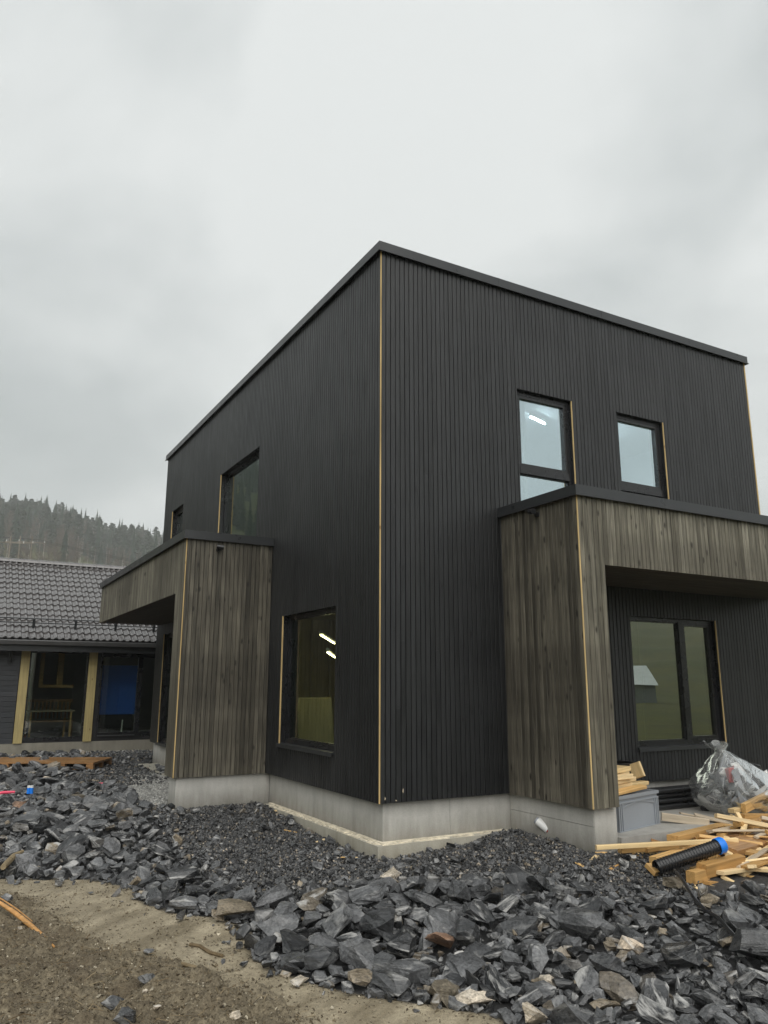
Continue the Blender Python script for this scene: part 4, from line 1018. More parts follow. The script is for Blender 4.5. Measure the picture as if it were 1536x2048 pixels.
for x, y in c4:
    a = random.uniform(0, 6.28); L_ = random.uniform(.03, .16)*random.choice([1, 1, .6]); z_ = float(gz(x, y))
    mb.path([(x, y, z_+.004), (x+math.cos(a)*L_*.5, y+math.sin(a)*L_*.5, z_+random.uniform(.008, .03)), (x+math.cos(a+.3)*L_, y+math.sin(a+.3)*L_, z_+random.uniform(-.005, .04))], random.uniform(.0012, .003), 3, random.random())
tag(mb.build('twig_litter', M['twig']), kind='stuff')
for (u, v, r_, lb) in [(40,1857,.035,'white pebble on the soil bank beside the peeled stick'),(290,1981,.028,'white pebble in the middle of the soil bank'),(470,2030,.045,'largest white stone at the foot of the soil bank'),(315,2015,.035,'cream stone on the lower soil bank'),(148,1907,.028,'pale pebble on the soil bank below the end of the peeled stick'),(600,1962,.07,'pale grey flat stone on the mud')]:
    place_custom(u, v, r_, 'rock_pale', lb, random.randrange(40), random.uniform(0, 6), .1, .1, .4)

# ------------------------------------------------------------------ loose things
def between(name, p0, p1, w, h, mat, label, cat, group=None, roll=0.0, cutend=True):
    """sawn piece of timber from p0 to p1; w across, h thick; slightly bevelled, one end cut askew"""
    p0, p1 = Vector(p0), Vector(p1); d = p1-p0; L_ = d.length; c_ = .004
    pr_ = [(-w/2+c_, -h/2), (w/2-c_, -h/2), (w/2, -h/2+c_), (w/2, h/2-c_), (w/2-c_, h/2), (-w/2+c_, h/2), (-w/2, h/2-c_), (-w/2, -h/2+c_)]
    sk = random.uniform(-.25, .25)*w if cutend else 0
    vv = [(-L_/2+sk*(a/w), a, b_) for a, b_ in pr_]+[(L_/2, a, b_) for a, b_ in pr_]
    me = MB().add(vv, [(i, (i+1) % 8, 8+(i+1) % 8, 8+i) for i in range(8)]+[tuple(range(7, -1, -1)), tuple(range(8, 16))]).mesh(name, mat)
    o_ = link_mesh(name, me, None, (p0+p1)/2)
    X = d.normalized(); Z = Vector((0, 0, 1)); Y = Z.cross(X).normalized(); Z = X.cross(Y)
    o_.rotation_euler = (Matrix((X, Y, Z)).transposed() @ Matrix.Rotation(roll, 3, 'X')).to_euler()
    return tag(o_, label, cat, group)
OC, OP, OG = M['offcut'], M['offcut_pale'], M['offcut_grey']
def tim(u1, v1, y1, u2, v2, y2, w, h, mat, label, roll=0.0, group=None, cat='timber offcut'):
    return between('timber_offcut', at(u1, v1, 1, y1), at(u2, v2, 1, y2), w, h, mat, label, cat, group, roll)
GP = 'timber offcuts in the heap by the porch'
tim(1192,1695,-1.62, 1474,1680,-2.05, .05, .045, OP, 'long thin pale batten lying across the heap towards the porch column')
tim(1345,1677,-1.62, 1447,1652,-1.35, .13, .065, OC, 'thick yellow beam resting against the porch slab edge')
tim(1323,1633,-.95, 1418,1646,-1.30, .05, .09, OG, 'beige board lying on the wet slab right of the grey crate')
tim(1389,1629,-1.05, 1545,1668,-1.75, .14, .022, OG, 'long grey white board sloping over the top of the heap')
tim(1360,1626,-.85, 1440,1642,-1.1, .06, .02, OG, 'thin beige lath behind the long grey white board')
tim(1306,1722,-1.95, 1418,1689,-1.75, .085, .08, OC, 'thick honey coloured beam just behind the black corrugated pipe')
tim(1240,1701,-1.60, 1362,1693,-1.70, .07, .05, OC, 'brown piece lying under the long thin batten')
tim(1290,1700,-1.66, 1380,1684,-1.62, .09, .045, OC, 'short yellow board between the batten and the slab edge')
tim(1450,1699,-2.15, 1540,1676,-1.85, .24, .075, M['pallet'], 'broad wet brown plank with knots on top of the heap', .25)
tim(1403,1742,-2.35, 1482,1722,-2.30, .10, .13, OC, 'knotty upright beam end at the front of the heap', .12)
tim(1381,1755,-2.40, 1410,1748,-2.33, .10, .11, OC, 'stubby block at the front left of the heap')
tim(1482,1728,-2.35, 1550,1686,-2.1, .035, .03, OP, 'thin pale stick slanting up at the right edge of the heap')
tim(1440,1746,-2.42, 1545,1731,-2.35, .08, .035, OP, 'long pale lath low at the front of the heap')
tim(1412,1766,-2.45, 1458,1765,-2.4, .07, .03, OC, 'lowest brown board under the front of the heap')
tim(1424,1774,-2.5, 1458,1775,-2.45, .06, .028, OP, 'short pale offcut at the foot of the heap')
tim(1296,1730,-2.0, 1314,1748,-2.1, .07, .05, OC, 'small orange offcut leaning on the open pipe end')
tim(1497,1721,-2.1, 1545,1719,-2.0, .09, .06, OP, 'pale yellow board at the right edge behind the pale stick')
tim(1462,1622,-1.25, 1545,1606,-1.0, .09, .05, OP, 'pale beam on the top of the heap beside the plastic bag')
tim(1482,1634,-1.40, 1545,1634,-1.3, .11, .075, OC, 'heavy yellow block in the upper heap below the plastic bag')
tim(1475,1647,-1.55, 1548,1654,-1.5, .12, .06, OC, 'orange board under the grey white board')
tim(1487,1617,-1.3, 1552,1583,-1.0, .06, .11, OC, 'slanting yellow beam at the right edge before the plastic bag')
tim(1462,1632,-1.40, 1476,1640,-1.45, .09, .04, OP, 'short end grain piece pointing out of the upper heap')
tim(1474,1627,-1.38, 1482,1642,-1.45, .05, .05, OP, 'small upright pale offcut in the upper heap')
tim(1445,1660,-1.55, 1500,1668,-1.6, .12, .05, M['pallet'], 'dark brown board end in the middle of the heap')
tim(1440,1702,-2.1, 1478,1708,-2.15, .10, .04, OC, 'flat brown offcut beside the blue pipe cap')
tim(1385,1741,-2.2, 1450,1726,-2.15, .07, .05, OC, 'brown board half hidden behind the knotty beam end')
tim(1420,1718,-2.15, 1436,1735,-2.25, .08, .04, OC, 'short tilted offcut with a knot below the pipe')
tim(1442,1752,-2.40, 1468,1766,-2.5, .06, .03, OP, 'small pale offcut slanting at the heap front')
tim(1492,1756,-2.40, 1545,1752,-2.3, .10, .05, OC, 'yellow board end at the lower right edge')
tim(1480,1750,-2.38, 1502,1742,-2.3, .08, .05, OP, 'short pale block near the lower right edge')
tim(1388,1771,-2.45, 1396,1781,-2.5, .03, .02, OP, 'tiny pale chip on the rocks before the heap')
hp = np.random.default_rng(4)
for i in range(150):      # the lower layers of the heap
    y = hp.uniform(-2.75, -1.5); x = hp.uniform(2.75+.55*max(0, -1.9-y)*1.3, 5.6); a = hp.normal(.15, .6); L_ = hp.uniform(.2, .85); z_ = float(gz(x, y))+hp.uniform(.03, .06+.30*min(1, max(0, (x-2.7)/1.3))*max(0, 1-abs(y+1.95)/1.1))
    dx, dy, dz2 = math.cos(a)*L_/2, math.sin(a)*L_/2, hp.uniform(-.07, .07)
    between('timber_offcut', (x-dx, min(-1.45, y-dy), z_-dz2), (x+dx, min(-1.45, y+dy), z_+dz2), hp.uniform(.035, .11), hp.uniform(.018, .05), (OC, OC, OP, OG, M['pallet'], OC)[hp.integers(0, 6)], 'honey coloured offcut buried among others in the timber heap', 'timber offcut', GP, hp.uniform(-.5, .5))
# wood chips on the gravel
chp = [(1203,1706),(1223,1698),(1246,1712),(1216,1748),(1165,1733),(560,1620),(583,1664),(640,1683),(700,1716),(722,1718),(515,1676),(935,1650),(968,1655),(925,1735),(1230,1735),(1188,1718),(1275,1712),(1262,1704)]
for i, (u, v) in enumerate(chp):
    p_ = at(u, v, 2, -.5); 
    for _ in range(3): p_ = at(u, v, 2, float(gz(p_[0], p_[1]))+.03)
    a = random.uniform(0, 3.1); L_ = random.uniform(.05, .11)
    between('wood_chip', (p_[0]-math.cos(a)*L_, p_[1]-math.sin(a)*L_, p_[2]-.005), (p_[0]+math.cos(a)*L_, p_[1]+math.sin(a)*L_, p_[2]+.015), random.uniform(.03, .06), .012, (OC, OP)[i % 2], 'small orange wood chip lying on the dark gravel', 'wood chip', 'wood chips on the gravel', random.uniform(-.4, .4))

# black corrugated pipe with a blue cap
p0, p1 = Vector(at(1312, 1735, 1, -2.12)), Vector(at(1438, 1692, 1, -2.30))
D = (p1-p0); L_ = D.length; rp = .070
CPI = thing('corrugated_pipe', 'black corrugated pipe with a bright blue end cap on the timber heap', 'pipe', tuple(p0))
CPI.rotation_euler = D.to_track_quat('Z', 'X').to_euler()
nr = int(L_/.0165); vv, ff = [], []
for i in range(nr+1):
    r_ = rp*(1.0 if i % 2 else .90)
    for k in range(28): vv.append((r_*math.cos(2*math.pi*k/28), r_*math.sin(2*math.pi*k/28), L_*i/nr))
ff = [(i*28+k, i*28+(k+1) % 28, (i+1)*28+(k+1) % 28, (i+1)*28+k) for i in range(nr) for k in range(28)]
MB().add(vv, ff).build('pipe_wall', M['black_plastic'], CPI, smooth=True)
vv = [(r_*math.cos(2*math.pi*k/32), r_*math.sin(2*math.pi*k/32), z_) for r_, z_ in ((rp*1.02, L_-.03), (rp*1.13, L_-.03), (rp*1.15, L_+.035), (rp*1.05, L_+.05), (rp*.80, L_+.05), (rp*.76, L_+.02)) for k in range(32)]
ff = [(i*32+k, i*32+(k+1) % 32, (i+1)*32+(k+1) % 32, (i+1)*32+k) for i in range(5) for k in range(32)]+[tuple(range(5*32, 6*32))]
cp_ = MB().add(vv, ff).build('end_cap', M['blue'], CPI, smooth=True)

# grey crate with offcuts on top
ca, cb2 = at(1241, 1666, 2, SLZ), at(1322, 1647, 2, SLZ)
ang = math.atan2(cb2[1]-ca[1], cb2[0]-ca[0]); CW = math.hypot(cb2[0]-ca[0], cb2[1]-ca[1]); CDp = .60; CH = .385
CR = thing('plastic_crate', 'tall grey ribbed plastic crate standing on the porch slab', 'crate', (ca[0], ca[1], SLZ+.001), ang)
th_ = .012
MB().box(.02, CW-.02, .02, .02+th_, 0, CH).box(.02, CW-.02, CDp-.02-th_, CDp-.02, 0, CH).box(.02, .02+th_, .02+th_, CDp-.02-th_, 0, CH).box(CW-.02-th_, CW-.02, .02+th_, CDp-.02-th_, 0, CH).box(.02+th_, CW-.02-th_, .02+th_, CDp-.02-th_, .0, .02).build('body', M['crate'], CR)
mb = MB()
mb.box(0, CW, 0, .019, CH-.035, CH); mb.box(0, CW, CDp-.019, CDp, CH-.035, CH); mb.box(0, .019, .0195, CDp-.0195, CH-.035, CH); mb.box(CW-.019, CW, .0195, CDp-.0195, CH-.035, CH); mb.build('rim', M['crate'], CR)
mb = MB(); mb.box(0.006, CW-.006, .005, .0195, CH-.085, CH-.07); mb.box(.005, .0195, .0205, CDp-.0195, CH-.085, CH-.07); mb.build('rib', M['crate'], CR)
for x in (.008, .045, .085, CW-.105, CW-.065, CW-.028): MB().box(x, x+.018, .006, .0196, .0, CH-.086).build('rib', M['crate'], CR)
for y in (.03, .075, CDp-.09, CDp-.045): MB().box(.006, .0196, y, y+.018, .0, CH-.086).build('rib', M['crate'], CR)
# arched stiffener on the long side
vv = []
for i in range(13):
    x = .11+(CW-.22)*i/12; z_ = CH-.14+.045*math.sin(math.pi*i/12)
    vv += [(x, .010, z_), (x, .010, z_+.014), (x, .0198, z_+.014), (x, .0198, z_)]
ff = [(4*i+a, 4*i+(a+1) % 4, 4*i+4+(a+1) % 4, 4*i+4+a) for i in range(12) for a in range(4)]
MB().add(vv, ff).build('rib', M['crate'], CR)
MB().box(.0, CW, .0, CDp, -.0, .006).build('base_lip', M['crate'], CR)
ctop = SLZ+CH
def oncrate(lx0, ly0, lx1, ly1, z0, z1, w, h, mat, label, roll=0.0):
    c_, s_ = math.cos(ang), math.sin(ang)
    f = lambda x, y, z_: (ca[0]+c_*x-s_*y, ca[1]+s_*x+c_*y, ctop+z_)
    between('timber_offcut', f(lx0, ly0, z0), f(lx1, ly1, z1), w, h, mat, label, 'timber offcut', None, roll)
oncrate(-.12, .06, CW*.80, .10, .03, .05, .10, .035, OC, 'orange plank lying lowest across the grey crate', .15)
oncrate(.10, .34, CW+.22, .30, .028, .045, .11, .045, OP, 'pale plank on the grey crate sticking out to the right')
oncrate(-.10, .22, CW*.62, .20, .075, .08, .11, .05, OP, 'pale plank second from the bottom on the grey crate')
oncrate(-.10, .42, CW*.85, .45, .085, .088, .11, .05, OP, 'pale plank at the back of the stack on the grey crate')
oncrate(-.08, .16, CW*.72, .20, .13, .14, .11, .05, OP, 'pale plank third from the bottom on the grey crate')
oncrate(-.15, .18, CW*.55, .15, .19, .185, .13, .055, OP, 'short pale block in the stack on the grey crate')
oncrate(.05, .30, CW*.92, .40, .195, .20, .12, .055, OP, 'pale block ending furthest right in the stack')
oncrate(-.15, .22, CW*.70, .30, .250, .255, .20, .055, OP, 'broad pale plank on top of the stack on the grey crate')
BC = thing('black_crate', 'black plastic crate with a small white label behind the offcuts', 'crate', (0, 0, 0))
q = at(1240, 1575, 1, -.45)
bx0, bz = q[0]-.2, SLZ
MB().box(bx0, bx0+.52, -.50, -.488, bz, .33).box(bx0, bx0+.52, -.14, -.128, bz, .33).box(bx0, bx0+.012, -.487, -.141, bz, .33).box(bx0+.508, bx0+.52, -.487, -.141, bz, .33).build('body', M['black_plastic'], BC)
MB().box(bx0-.015, bx0+.535, -.518, -.5005, .275, .33).build('rim', M['black_plastic'], BC)
lq = at(1245, 1543, 1, -.503); MB().box(lq[0]-.05, lq[0]+.05, -.5055, -.5005, lq[2]-.05, lq[2]+.05).build('paper_label', M['white_plastic'], BC)
between('timber_offcut', at(1279, 1555, 1, -.62), at(1268, 1526, 1, -.56), .045, .16, OP, 'pale plank standing upright behind the stack on the crate', 'timber offcut')

# black pipes stored along the wall
for r_ in range(4):
    for k in range(3 if r_ else 4):
        y_ = -.02-.075*(k+.5)-(.02 if r_ % 2 else 0); z_ = SLZ+.036+r_*.066
        tag(MB().tube((3.05+random.uniform(-.05, .05), y_, z_), (6.9+random.uniform(-.3, .3), y_+random.uniform(-.01, .01), z_), .033, n=12).build('cable_pipe', M['black_plastic'], None, smooth=True), 'straight black pipe stored along the wall under the porch window', 'pipe', 'black pipes stacked along the wall')

# clear rubbish bag
B0 = np.array([5.05, -.82, SLZ]); bag = thing('rubbish_bag', 'knotted clear plastic rubbish bag on the porch slab', 'bag', tuple(B0))
def bagsurf(n1, n2, R_, Hh, neck, seed, amp):
    vv = []
    for i in range(n1+1):
        tt = i/n1; z_ = Hh*tt
        prof_ = (math.sin(math.pi*min(1, .16+.84*tt**.8))**.75)*(1-.18*tt) if tt < .97 else .12
        if i == 0: prof_ = .55
        for k in range(n2):
            ph = 2*math.pi*k/n2; d_ = Vector((math.cos(ph), math.sin(ph), 0))
            fold = amp*mnoise.fractal(Vector((d_.x*1.6, d_.y*1.6, tt*2.2+seed)), .8, 2.1, 4)+amp*.5*abs(math.sin(ph*7+tt*4+seed))*tt
            rr_ = R_*max(.05, prof_)*(1+fold)
            sk = neck*(tt**2.2)
            vv.append((rr_*d_.x*1.06+sk[0] if False else rr_*d_.x*1.08+neck[0]*tt**2.2, rr_*d_.y*.9+neck[1]*tt**2.2, z_*(1+.06*mnoise.noise(Vector((ph, tt, seed))))))
    ff = [(i*n2+k, i*n2+(k+1) % n2, (i+1)*n2+(k+1) % n2, (i+1)*n2+k) for i in range(n1) for k in range(n2)]
    ff += [tuple(range(n2-1, -1, -1)), tuple(range(n1*n2, (n1+1)*n2))]
    return vv, ff
vv, ff = bagsurf(34, 72, .62, .80, np.array([-.28, .0]), 1.7, .11)
MB().add(vv, ff).build('film', M['film'], bag, smooth=True)
vv = []                                                # gathered neck flaring out
for i in range(9):
    for k in range(24):
        ph = 2*math.pi*k/24; tt = i/8; r_ = .05+.10*tt+.03*tt*math.sin(5*ph)+.02*tt*math.sin(9*ph+1)
        vv.append((-.28-.10*tt+r_*math.cos(ph)*.9, r_*math.sin(ph), .76+.13*tt+.03*tt*math.sin(3*ph)))
MB().add(vv, [(i*24+k, i*24+(k+1) % 24, (i+1)*24+(k+1) % 24, (i+1)*24+k) for i in range(8) for k in range(24)]).build('neck', M['film'], bag, smooth=True)
bg_ = np.random.default_rng(3)
for i in range(26):
    v, f = MED[bg_.integers(0, len(MED))]; s_ = bg_.uniform(.08, .19)
    me = bpy.data.meshes.new('trash'); me.from_pydata((v*s_*np.array([1.2, 1, .8])).tolist(), [], f.tolist())
    hh = bg_.uniform(.07, .56); rr_ = .40*math.sqrt(bg_.random())*(1-.55*max(0, hh-.25)); a = bg_.uniform(0, 6.28)
    me.materials.append([M['black_plastic'], M['litter'], M['litter'], M['white_plastic'], M['black_plastic'], M['crate']][i % 6] if i != 7 else M['red'])
    link_mesh('trash', me, bag, (rr_*math.cos(a)+(.12 if i % 6 == 3 else -.03), rr_*math.sin(a)*.8, hh), tuple(bg_.uniform(0, 3, 3)))

# white pipe stub with a red end
a, b2 = Vector(at(1080, 1673, 0, 1.2)), None
q = at(1085, 1680, 2, -.47); zq = float(gz(q[0], q[1]))
p0 = Vector((q[0]-.04, q[1]+.03, zq+.20)); p1 = Vector((q[0]+.05, q[1]-.14, zq+.075))
WP = thing('pipe_stub', 'short white pipe with a red end sticking out of the gravel', 'pipe', tuple(p0)); D = p1-p0; WP.rotation_euler = D.to_track_quat('Z', 'X').to_euler(); L_ = D.length
MB().tube((0, 0, 0), (0, 0, L_*.68), .048, n=18).build('pipe_wall', M['white_plastic'], WP, smooth=True)
MB().tube((0, 0, L_*.66), (0, 0, L_*1.15), .040, n=18).build('red_end', M['red'], WP, smooth=True)
MB().tube((0, 0, -.02), (0, 0, .012), .042, n=16).build('end_plug', M['crate'], WP, smooth=True)
# black cable over the rocks on the right
pts = []
for u, v in [(1352,1772),(1365,1788),(1378,1806),(1392,1822),(1412,1836),(1440,1850),(1462,1872),(1485,1893),(1502,1905)]:
    p_ = at(u, v, 2, -.58); pts.append((p_[0], p_[1], float(gz(p_[0], p_[1]))+.17))
tag(MB().path(pts, .016, 8).build('cable', M['black_plastic'], None, smooth=True), 'black cable trailing over the rocks below the timber heap', 'cable')
# pallet
PTZ = -.30
fr_, fl_, br_ = at(187, 1525, 2, PTZ), at(0, 1525, 2, PTZ), at(206, 1511, 2, PTZ)
ux = np.array([fl_[0]-fr_[0], fl_[1]-fr_[1]]); ux /= np.linalg.norm(ux); uy = np.array([br_[0]-fr_[0], br_[1]-fr_[1]]); PD = min(1.25, np.linalg.norm(uy)); 
PAL = thing('pallet', 'wet brown wooden pallet lying on the ground before the tiled house', 'pallet', (fr_[0], fr_[1], PTZ-.15), math.atan2(ux[1], ux[0]))
PLn = 3.1
for i in range(8):
    y_ = -(i*PD/8+PD/8)+.0; mb = MB().box(0, PLn, 0, PD/8-.012, 0, .024)
    link_mesh('deck_board', mb.mesh('deck_board', M['pallet']), PAL, (random.uniform(-.01, .01), y_+.006, .126+random.uniform(-.002, .002)))
for r_ in range(3):
    y_ = -.10-r_*(PD-.10)/2*.98
    link_mesh('bottom_board', MB().box(0, PLn, 0, .1, 0, .022).mesh('bottom_board', M['pallet']), PAL, (0, y_, 0))
    for k in range(6):
        link_mesh('block', MB().box(0, .15, 0, .1, .0225, .10).mesh('block', M['pallet']), PAL, (k*(PLn-.15)/5, y_, 0))
for k in range(6): link_mesh('cross_board', MB().box(0, .14, -PD, 0, .1005, .1255).mesh('cross_board', M['pallet']), PAL, (k*(PLn-.15)/5+.005, 0, 0))
# pink marker strips, two little blue-white cans
for (u, v, u2, v2, lb) in [(-8, 1588, 30, 1584, 'pink marker stick in the left rock field at the picture edge'), (184, 1571, 216, 1567, 'pink marker stick by the light gravel')]:
    a, b2 = at(u, v, 2, -.42), at(u2, v2, 2, -.40)
    tag(MB().path([a, (a*.6+b2*.4)+np.array([0, 0, .012]), b2], [.028, .024, .02], 6).build('marker_stick', M['pink'], None, smooth=True), lb, 'marker')
for du, lb in ((0, 'left of two small blue and white cans among the rocks'), (6, 'right of two small blue and white cans among the rocks')):
    p_ = at(57+du, 1582, 2, -.40)
    cn = thing('can', lb, 'can', tuple(p_)); MB().tube((0, 0, -.04), (0, 0, .05), .028, n=12).build('body', M['blue'], cn, smooth=True); MB().tube((0, 0, .051), (0, 0, .085), .026, n=12).build('top', M['white_plastic'], cn, smooth=True)
# sticks
pts = []
for u, v, h_ in [(-25,1795,.10),(0,1806,.09),(30,1826,.06),(60,1850,.03),(85,1872,.02),(108,1893,.005)]:
    p_ = at(u, v, 2, -.70)
    for _ in range(3): p_ = at(u, v, 2, float(gz(p_[0], p_[1]))+h_)
    pts.append(tuple(p_))
ST = thing('peeled_stick', 'long peeled orange brown stick lying on the soil bank', 'stick', (0, 0, 0))
MB().path(pts, [.012, .016, .02, .021, .018, .008], 9).build('stem', M['bark'], ST, smooth=True)
MB().path([tuple(Vector(p_)+Vector((.02, .03, .02))) for p_ in pts[:4]], [.006, .007, .006, .003], 6).build('bark_strip', M['bark'], ST, smooth=True)
pts = []
for u, v in [(8,1718),(18,1704),(30,1694),(47,1688)]:
    p_ = at(u, v, 2, -.55); pts.append((p_[0], p_[1], float(gz(p_[0], p_[1]))+.17))
tag(MB().path(pts, [.03, .038, .032, .018], 9).build('bark_piece', M['twig'], None, smooth=True), 'curved brown piece of bark on the left rocks', 'bark')
for pl_, lb in (([(380,1889),(400,1892),(420,1905),(445,1912)], 'thin dark root lying in the mud'), ([(330,1920),(365,1928),(400,1937)], 'dark root along the edge of the soil bank')):
    pts = []
    for u, v in pl_:
        p_ = at(u, v, 2, -.78)
        for _ in range(2): p_ = at(u, v, 2, float(gz(p_[0], p_[1]))+.012)
        pts.append(tuple(p_))
    tag(MB().path(pts, [.014]*len(pts), 6).build('root', M['twig'], None, smooth=True), lb, 'root')

# ------------------------------------------------------------------ seen only in the window glass: a pale roofed house
HS = thing('pale_roofed_house', 'house with a pale metal roof mirrored in the porch window', 'house', (83, -78, float(hill_z(np.array(83.), np.array(-78.)))), R(45))
MB().box(-6, 6, -4, 4, 0, 2.6).build('wall', M['white_paint'], HS)
MB().add([(-6.5, -4.6, 2.5), (6.5, -4.6, 2.5), (6.5, 4.6, 2.5), (-6.5, 4.6, 2.5), (-5.2, 0, 5.4), (5.2, 0, 5.4)], [(0,1,5,4),(2,3,4,5),(1,2,5),(3,0,4),(3,2,1,0)]).build('roof', M['roof_pale'], HS)

# ------------------------------------------------------------------ forest
def spruce(seed, h=14., w=2.6, lv=15, nb=8, bare=.08):
    rg = np.random.default_rng(seed); mb = MB()
    for i in range(lv):
        tt = (i/(lv-1))**.9; z_ = h*(bare+(1-bare)*tt*.97); rad = w*(1-tt)**.8*rg.uniform(.7, 1.2)+.10
        for k in range(nb):
            a = 2*math.pi*(k+rg.uniform(-.4, .4))/nb; rl = rad*rg.uniform(.65, 1.15); dr = rl*rg.uniform(.25, .55)+.35; wd = .34*rad+.06
            ca_, sa_ = math.cos(a), math.sin(a)
            mb.add([(0, 0, z_+1.0), (ca_*rl*.6-sa_*wd, sa_*rl*.6+ca_*wd, z_-dr*.5), (ca_*rl, sa_*rl, z_-dr), (ca_*rl*.6+sa_*wd, sa_*rl*.6-ca_*wd, z_-dr*.5)], [(0, 1, 2), (0, 2, 3)])
    mb.add([(-.09, 0, h-1.2), (.09, 0, h-1.2), (0, .09, h-1.2), (0, 0, h+.2)], [(0, 1, 3), (1, 2, 3), (2, 0, 3)])
    return mb
def pine(seed, h=13.):
    rg = np.random.default_rng(seed); mb = MB()
    for i in range(190):
        tt = rg.random(); z_ = h*(.30+.70*tt); rr_ = 2.5*math.sin(math.pi*min(1, .25+.75*tt))**.8*math.sqrt(rg.random()); a = rg.uniform(0, 6.28); s_ = rg.uniform(.5, .95)
        c_ = Vector((rr_*math.cos(a), rr_*math.sin(a), z_)); d1, d2 = Vector(rg.normal(size=3)).normalized()*s_, Vector(rg.normal(size=3)).normalized()*s_
        d1.z *= .5; d2.z *= .5
        mb.add([tuple(c_-d1), tuple(c_+d2), tuple(c_+d1), tuple(c_-d2)], [(0, 1, 2, 3)])
    return mb
def bare_tree(seed, h=11., n=46):
    rg = np.random.default_rng(seed); mb = MB()
    for i in range(n):
        tt = rg.uniform(.3, .98); z_ = h*tt; a = rg.uniform(0, 6.28); L2 = (1-tt*.7)*rg.uniform(1.6, 3.6)
        p_ = Vector((0, 0, z_)); e2 = p_+Vector((math.cos(a)*L2*.6, math.sin(a)*L2*.6, L2*.75))
        mb.tube(p_, e2, .05, .012, 3, False)
        for k in range(4):
            b3 = p_.lerp(e2, rg.uniform(.3, 1)); dd = Vector(rg.normal(size=3)).normalized(); dd.z = abs(dd.z)
            mb.tube(b3, b3+dd*rg.uniform(.5, 1.2), .03, .006, 3, False)
    return mb
def trunk(h, r=.16): return MB().tube((0, 0, -1.5), (0, 0, h*.97), r, .03, 6, False)
SPR = [(spruce(s_, 13+s_ % 4, 2.3+.25*(s_ % 3)).mesh('crown', M['needles']), trunk(13+s_ % 4).mesh('trunk', M['twigs'])) for s_ in range(5)]
PIN = [(pine(40+s_, 12+s_).mesh('crown', M['needles_b']), trunk(11+s_).mesh('trunk', M['twigs'])) for s_ in range(3)]
BAR = [(bare_tree(60+s_, 10+s_).mesh('crown', M['twigs']), trunk(10+s_, .14).mesh('trunk', M['birch'])) for s_ in range(4)]
fg = np.random.default_rng(77)
def hz_(x, y): return float(hill_z(np.array(x), np.array(y)))
def pol(az, r_): return CAM[0]+r_*math.sin(R(az)), CAM[1]+r_*math.cos(R(az))
def tree(kind, az, r_, sc, label, group, parts=True):
    r_ *= 2.15; sc *= 1.75; x, y = pol(az, r_); z_ = hz_(x, y); cr_, tk = kind[fg.integers(0, len(kind))]
    if parts:
        nme = 'spruce_tree' if kind is SPR else 'pine_tree' if kind is PIN else 'bare_tree'
        T = thing(nme, label, 'tree', (x, y, z_), fg.uniform(0, 6.28), group); T.scale = (sc, sc, sc*fg.uniform(.95, 1.15))
        link_mesh('crown', cr_, T); link_mesh('trunk', tk, T)
    return x, y
# single trees that stand out
for az, r_, sc, lb in [(6.55, 205, 1.25, 'tall dark spruce standing out left of the middle of the hillside'), (10.4, 215, .78, 'dark spruce just above the roof ridge near the porch'), (11.5, 205, .72, 'small dark spruce by the right end of the roof ridge'), (13.4, 240, 1.0, 'dark spruce half hidden by the black house')]:
    tree(SPR, az, r_, sc, lb, None)
for az, r_, sc, lb in [(3.0, 190, 1.2, 'bare pale birch left of the power poles'), (2.3, 175, 1.0, 'bare birch at the left picture edge'), (9.4, 190, .8, 'bare tree above the roof ridge')]:
    tree(BAR, az, r_, sc, lb, None)
for i in range(52):
    az = fg.uniform(1.2, 14.5)+1.5*(fg.random() < .4); r_ = fg.uniform(225, 330)
    tree(SPR, az, r_, fg.uniform(.6, 1.2), 'dark spruce on the misty lower hillside', 'spruces on the misty lower hillside')
for i in range(34):
    az = fg.uniform(1.2, 14.5); r_ = fg.uniform(330, 398)
    tree(PIN if fg.random() < .6 else SPR, az, r_, fg.uniform(.6, 1.1), 'pale fading conifer on the misty ridge', 'conifers on the misty ridge')
for i in range(60):
    az = fg.uniform(1.2, 14.5); r_ = fg.uniform(165, 300)
    tree(BAR, az, r_, fg.uniform(.6, 1.0), 'brown leafless tree on the hillside', 'leafless trees on the hillside')
# the wood beyond them reads as one mass
def mesh_np(me):
    v = np.zeros(len(me.vertices)*3); me.vertices.foreach_get('co', v); return v.reshape(-1, 3), [tuple(p_.vertices) for p_ in me.polygons]
def forest(name, az0, az1, n, r0, r1, kinds, mat):
    V_, F_ = [], []; off = 0
    src = [mesh_np(k_[0]) for k_ in kinds]
    for i in range(n):
        az = fg.uniform(az0, az1); r_ = 2.15*math.sqrt(fg.uniform(r0**2, r1**2)); x, y = pol(az, r_); sc = 1.75*fg.uniform(.45, 1.2); a = fg.uniform(0, 6.28)
        v, f = src[fg.integers(0, len(src))]; c_, s_ = math.cos(a), math.sin(a)
        w = np.c_[(v[:, 0]*c_-v[:, 1]*s_)*sc+x, (v[:, 0]*s_+v[:, 1]*c_)*sc+y, v[:, 2]*sc*1.05+hz_(x, y)-.4]
        V_.append(w); F_.extend([tuple(q_+off for q_ in ff_) for ff_ in f]); off += len(v)
    me = bpy.data.meshes.new(name); me.from_pydata(np.concatenate(V_).tolist(), [], F_); me.materials.append(mat)
    return tag(link_mesh(name, me), kind='stuff')
forest('spruce_wood', 0, 16, 330, 265, 405, SPR, M['needles'])
forest('pine_wood', 0, 16, 420, 260, 405, PIN, M['needles_b'])
forest('leafless_wood', 0, 16, 260, 130, 320, BAR, M['twigs'])
forest('spruce_wood', -40, -8, 900, 140, 400, SPR, M['needles'])
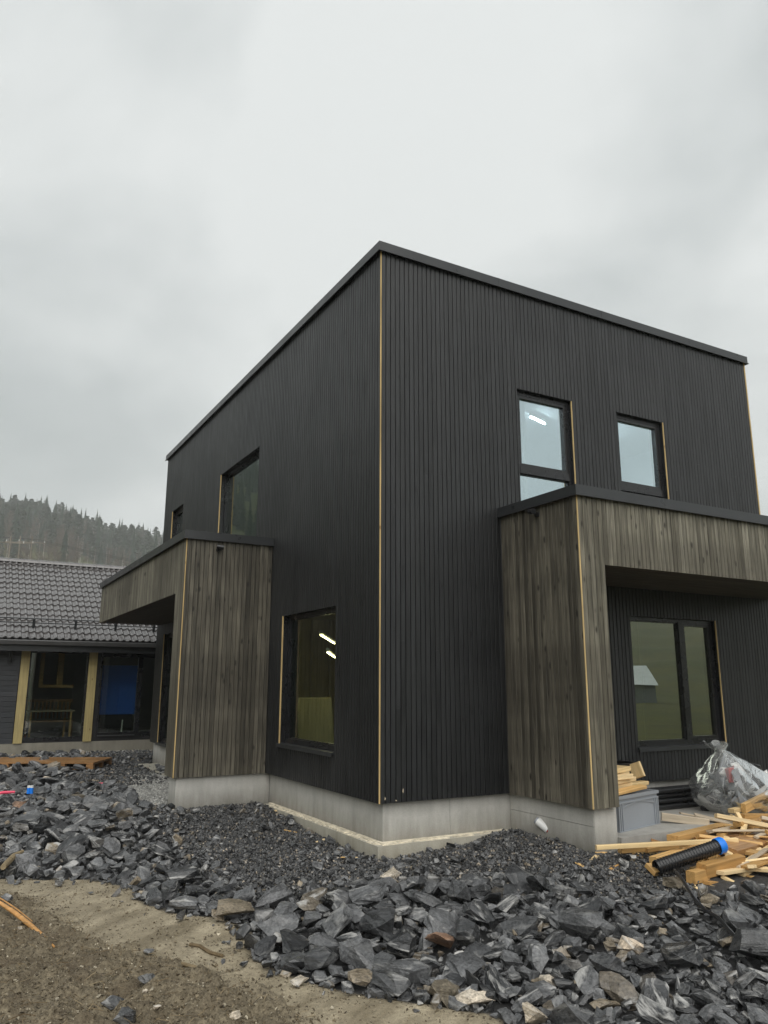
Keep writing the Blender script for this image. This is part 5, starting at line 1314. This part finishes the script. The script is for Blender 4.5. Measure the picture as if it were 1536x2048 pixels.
# power line
def ppole(az, r_, h_, lb):
    x, y = pol(az, r_); z_ = hz_(x, y); a = R(az)
    T = thing('power_pole', lb, 'power pole', (x, y, z_), -a)
    MB().tube((0, 0, -1), (0, 0, h_), .12, .085, 8).build('mast', M['pole'], T)
    MB().box(-1.9, 1.9, -.05, .05, h_-1.0, h_-.90).build('crossarm', M['pole'], T)
    MB().box(-1.3, 1.3, -.05, .05, h_-3.6, h_-3.5).build('crossarm', M['pole'], T)
    for k in (-1.7, 0, 1.7): MB().tube((k, 0, h_-.90), (k, 0, h_-.62), .04, n=6).build('insulator', M['white_plastic'], T)
    return (x, y, z_+h_-.45)
tops = []
for u, r_, lb in ((22, 118, 'leftmost grey power pole below the hillside'), (41, 120, 'middle grey power pole below the hillside'), (65, 122, 'rightmost grey power pole with the clearest crossarm')):
    d_ = at(u, 1072, 1, 60)-CAM; az = math.degrees(math.atan2(d_[0], d_[1]))
    x, y = pol(az, r_); zt = CAM[2]+math.tan(math.asin(d_[2]/np.linalg.norm(d_)))*r_
    tops.append(ppole(az, r_, zt-hz_(x, y), lb))
for k in range(3):
    a = Vector(tops[2])+Vector((k*.9-.9, 0, 0)); b2 = Vector(tops[0])+Vector((-60, -6, .5)); c_ = a+Vector((75, 10, -2+k*.3))
    pts = [b2.lerp(a, i/10)-Vector((0, 0, 6*(i/10)*(1-i/10)*.5)) for i in range(11)]+[a.lerp(c_, i/14)-Vector((0, 0, 9*(i/14)*(1-i/14))) for i in range(1, 15)]
    tag(MB().path(pts, .022, 4).build('power_line', M['steel']), ('upper', 'middle', 'lower')[k]+' thin power line strung across the hillside', 'power line')

# ------------------------------------------------------------------ misty air
HX = 1350.
mb = MB().box(CAM[0]-HX, CAM[0]+HX, CAM[1]-HX, CAM[1]+HX, -120, 330)
hz_o = mb.build('haze')
m = bpy.data.materials.new('misty_air'); m.use_nodes = True; t = m.node_tree; t.nodes.clear()
pvn = nd(t, 'ShaderNodeVolumePrincipled', {'Color': (.93, .95, .95, 1), 'Density': .0005, 'Anisotropy': .2})
t.links.new(pvn.outputs[0], nd(t, 'ShaderNodeOutputMaterial').inputs['Volume'])
hz_o.data.materials.append(m); tag(hz_o, kind='stuff')
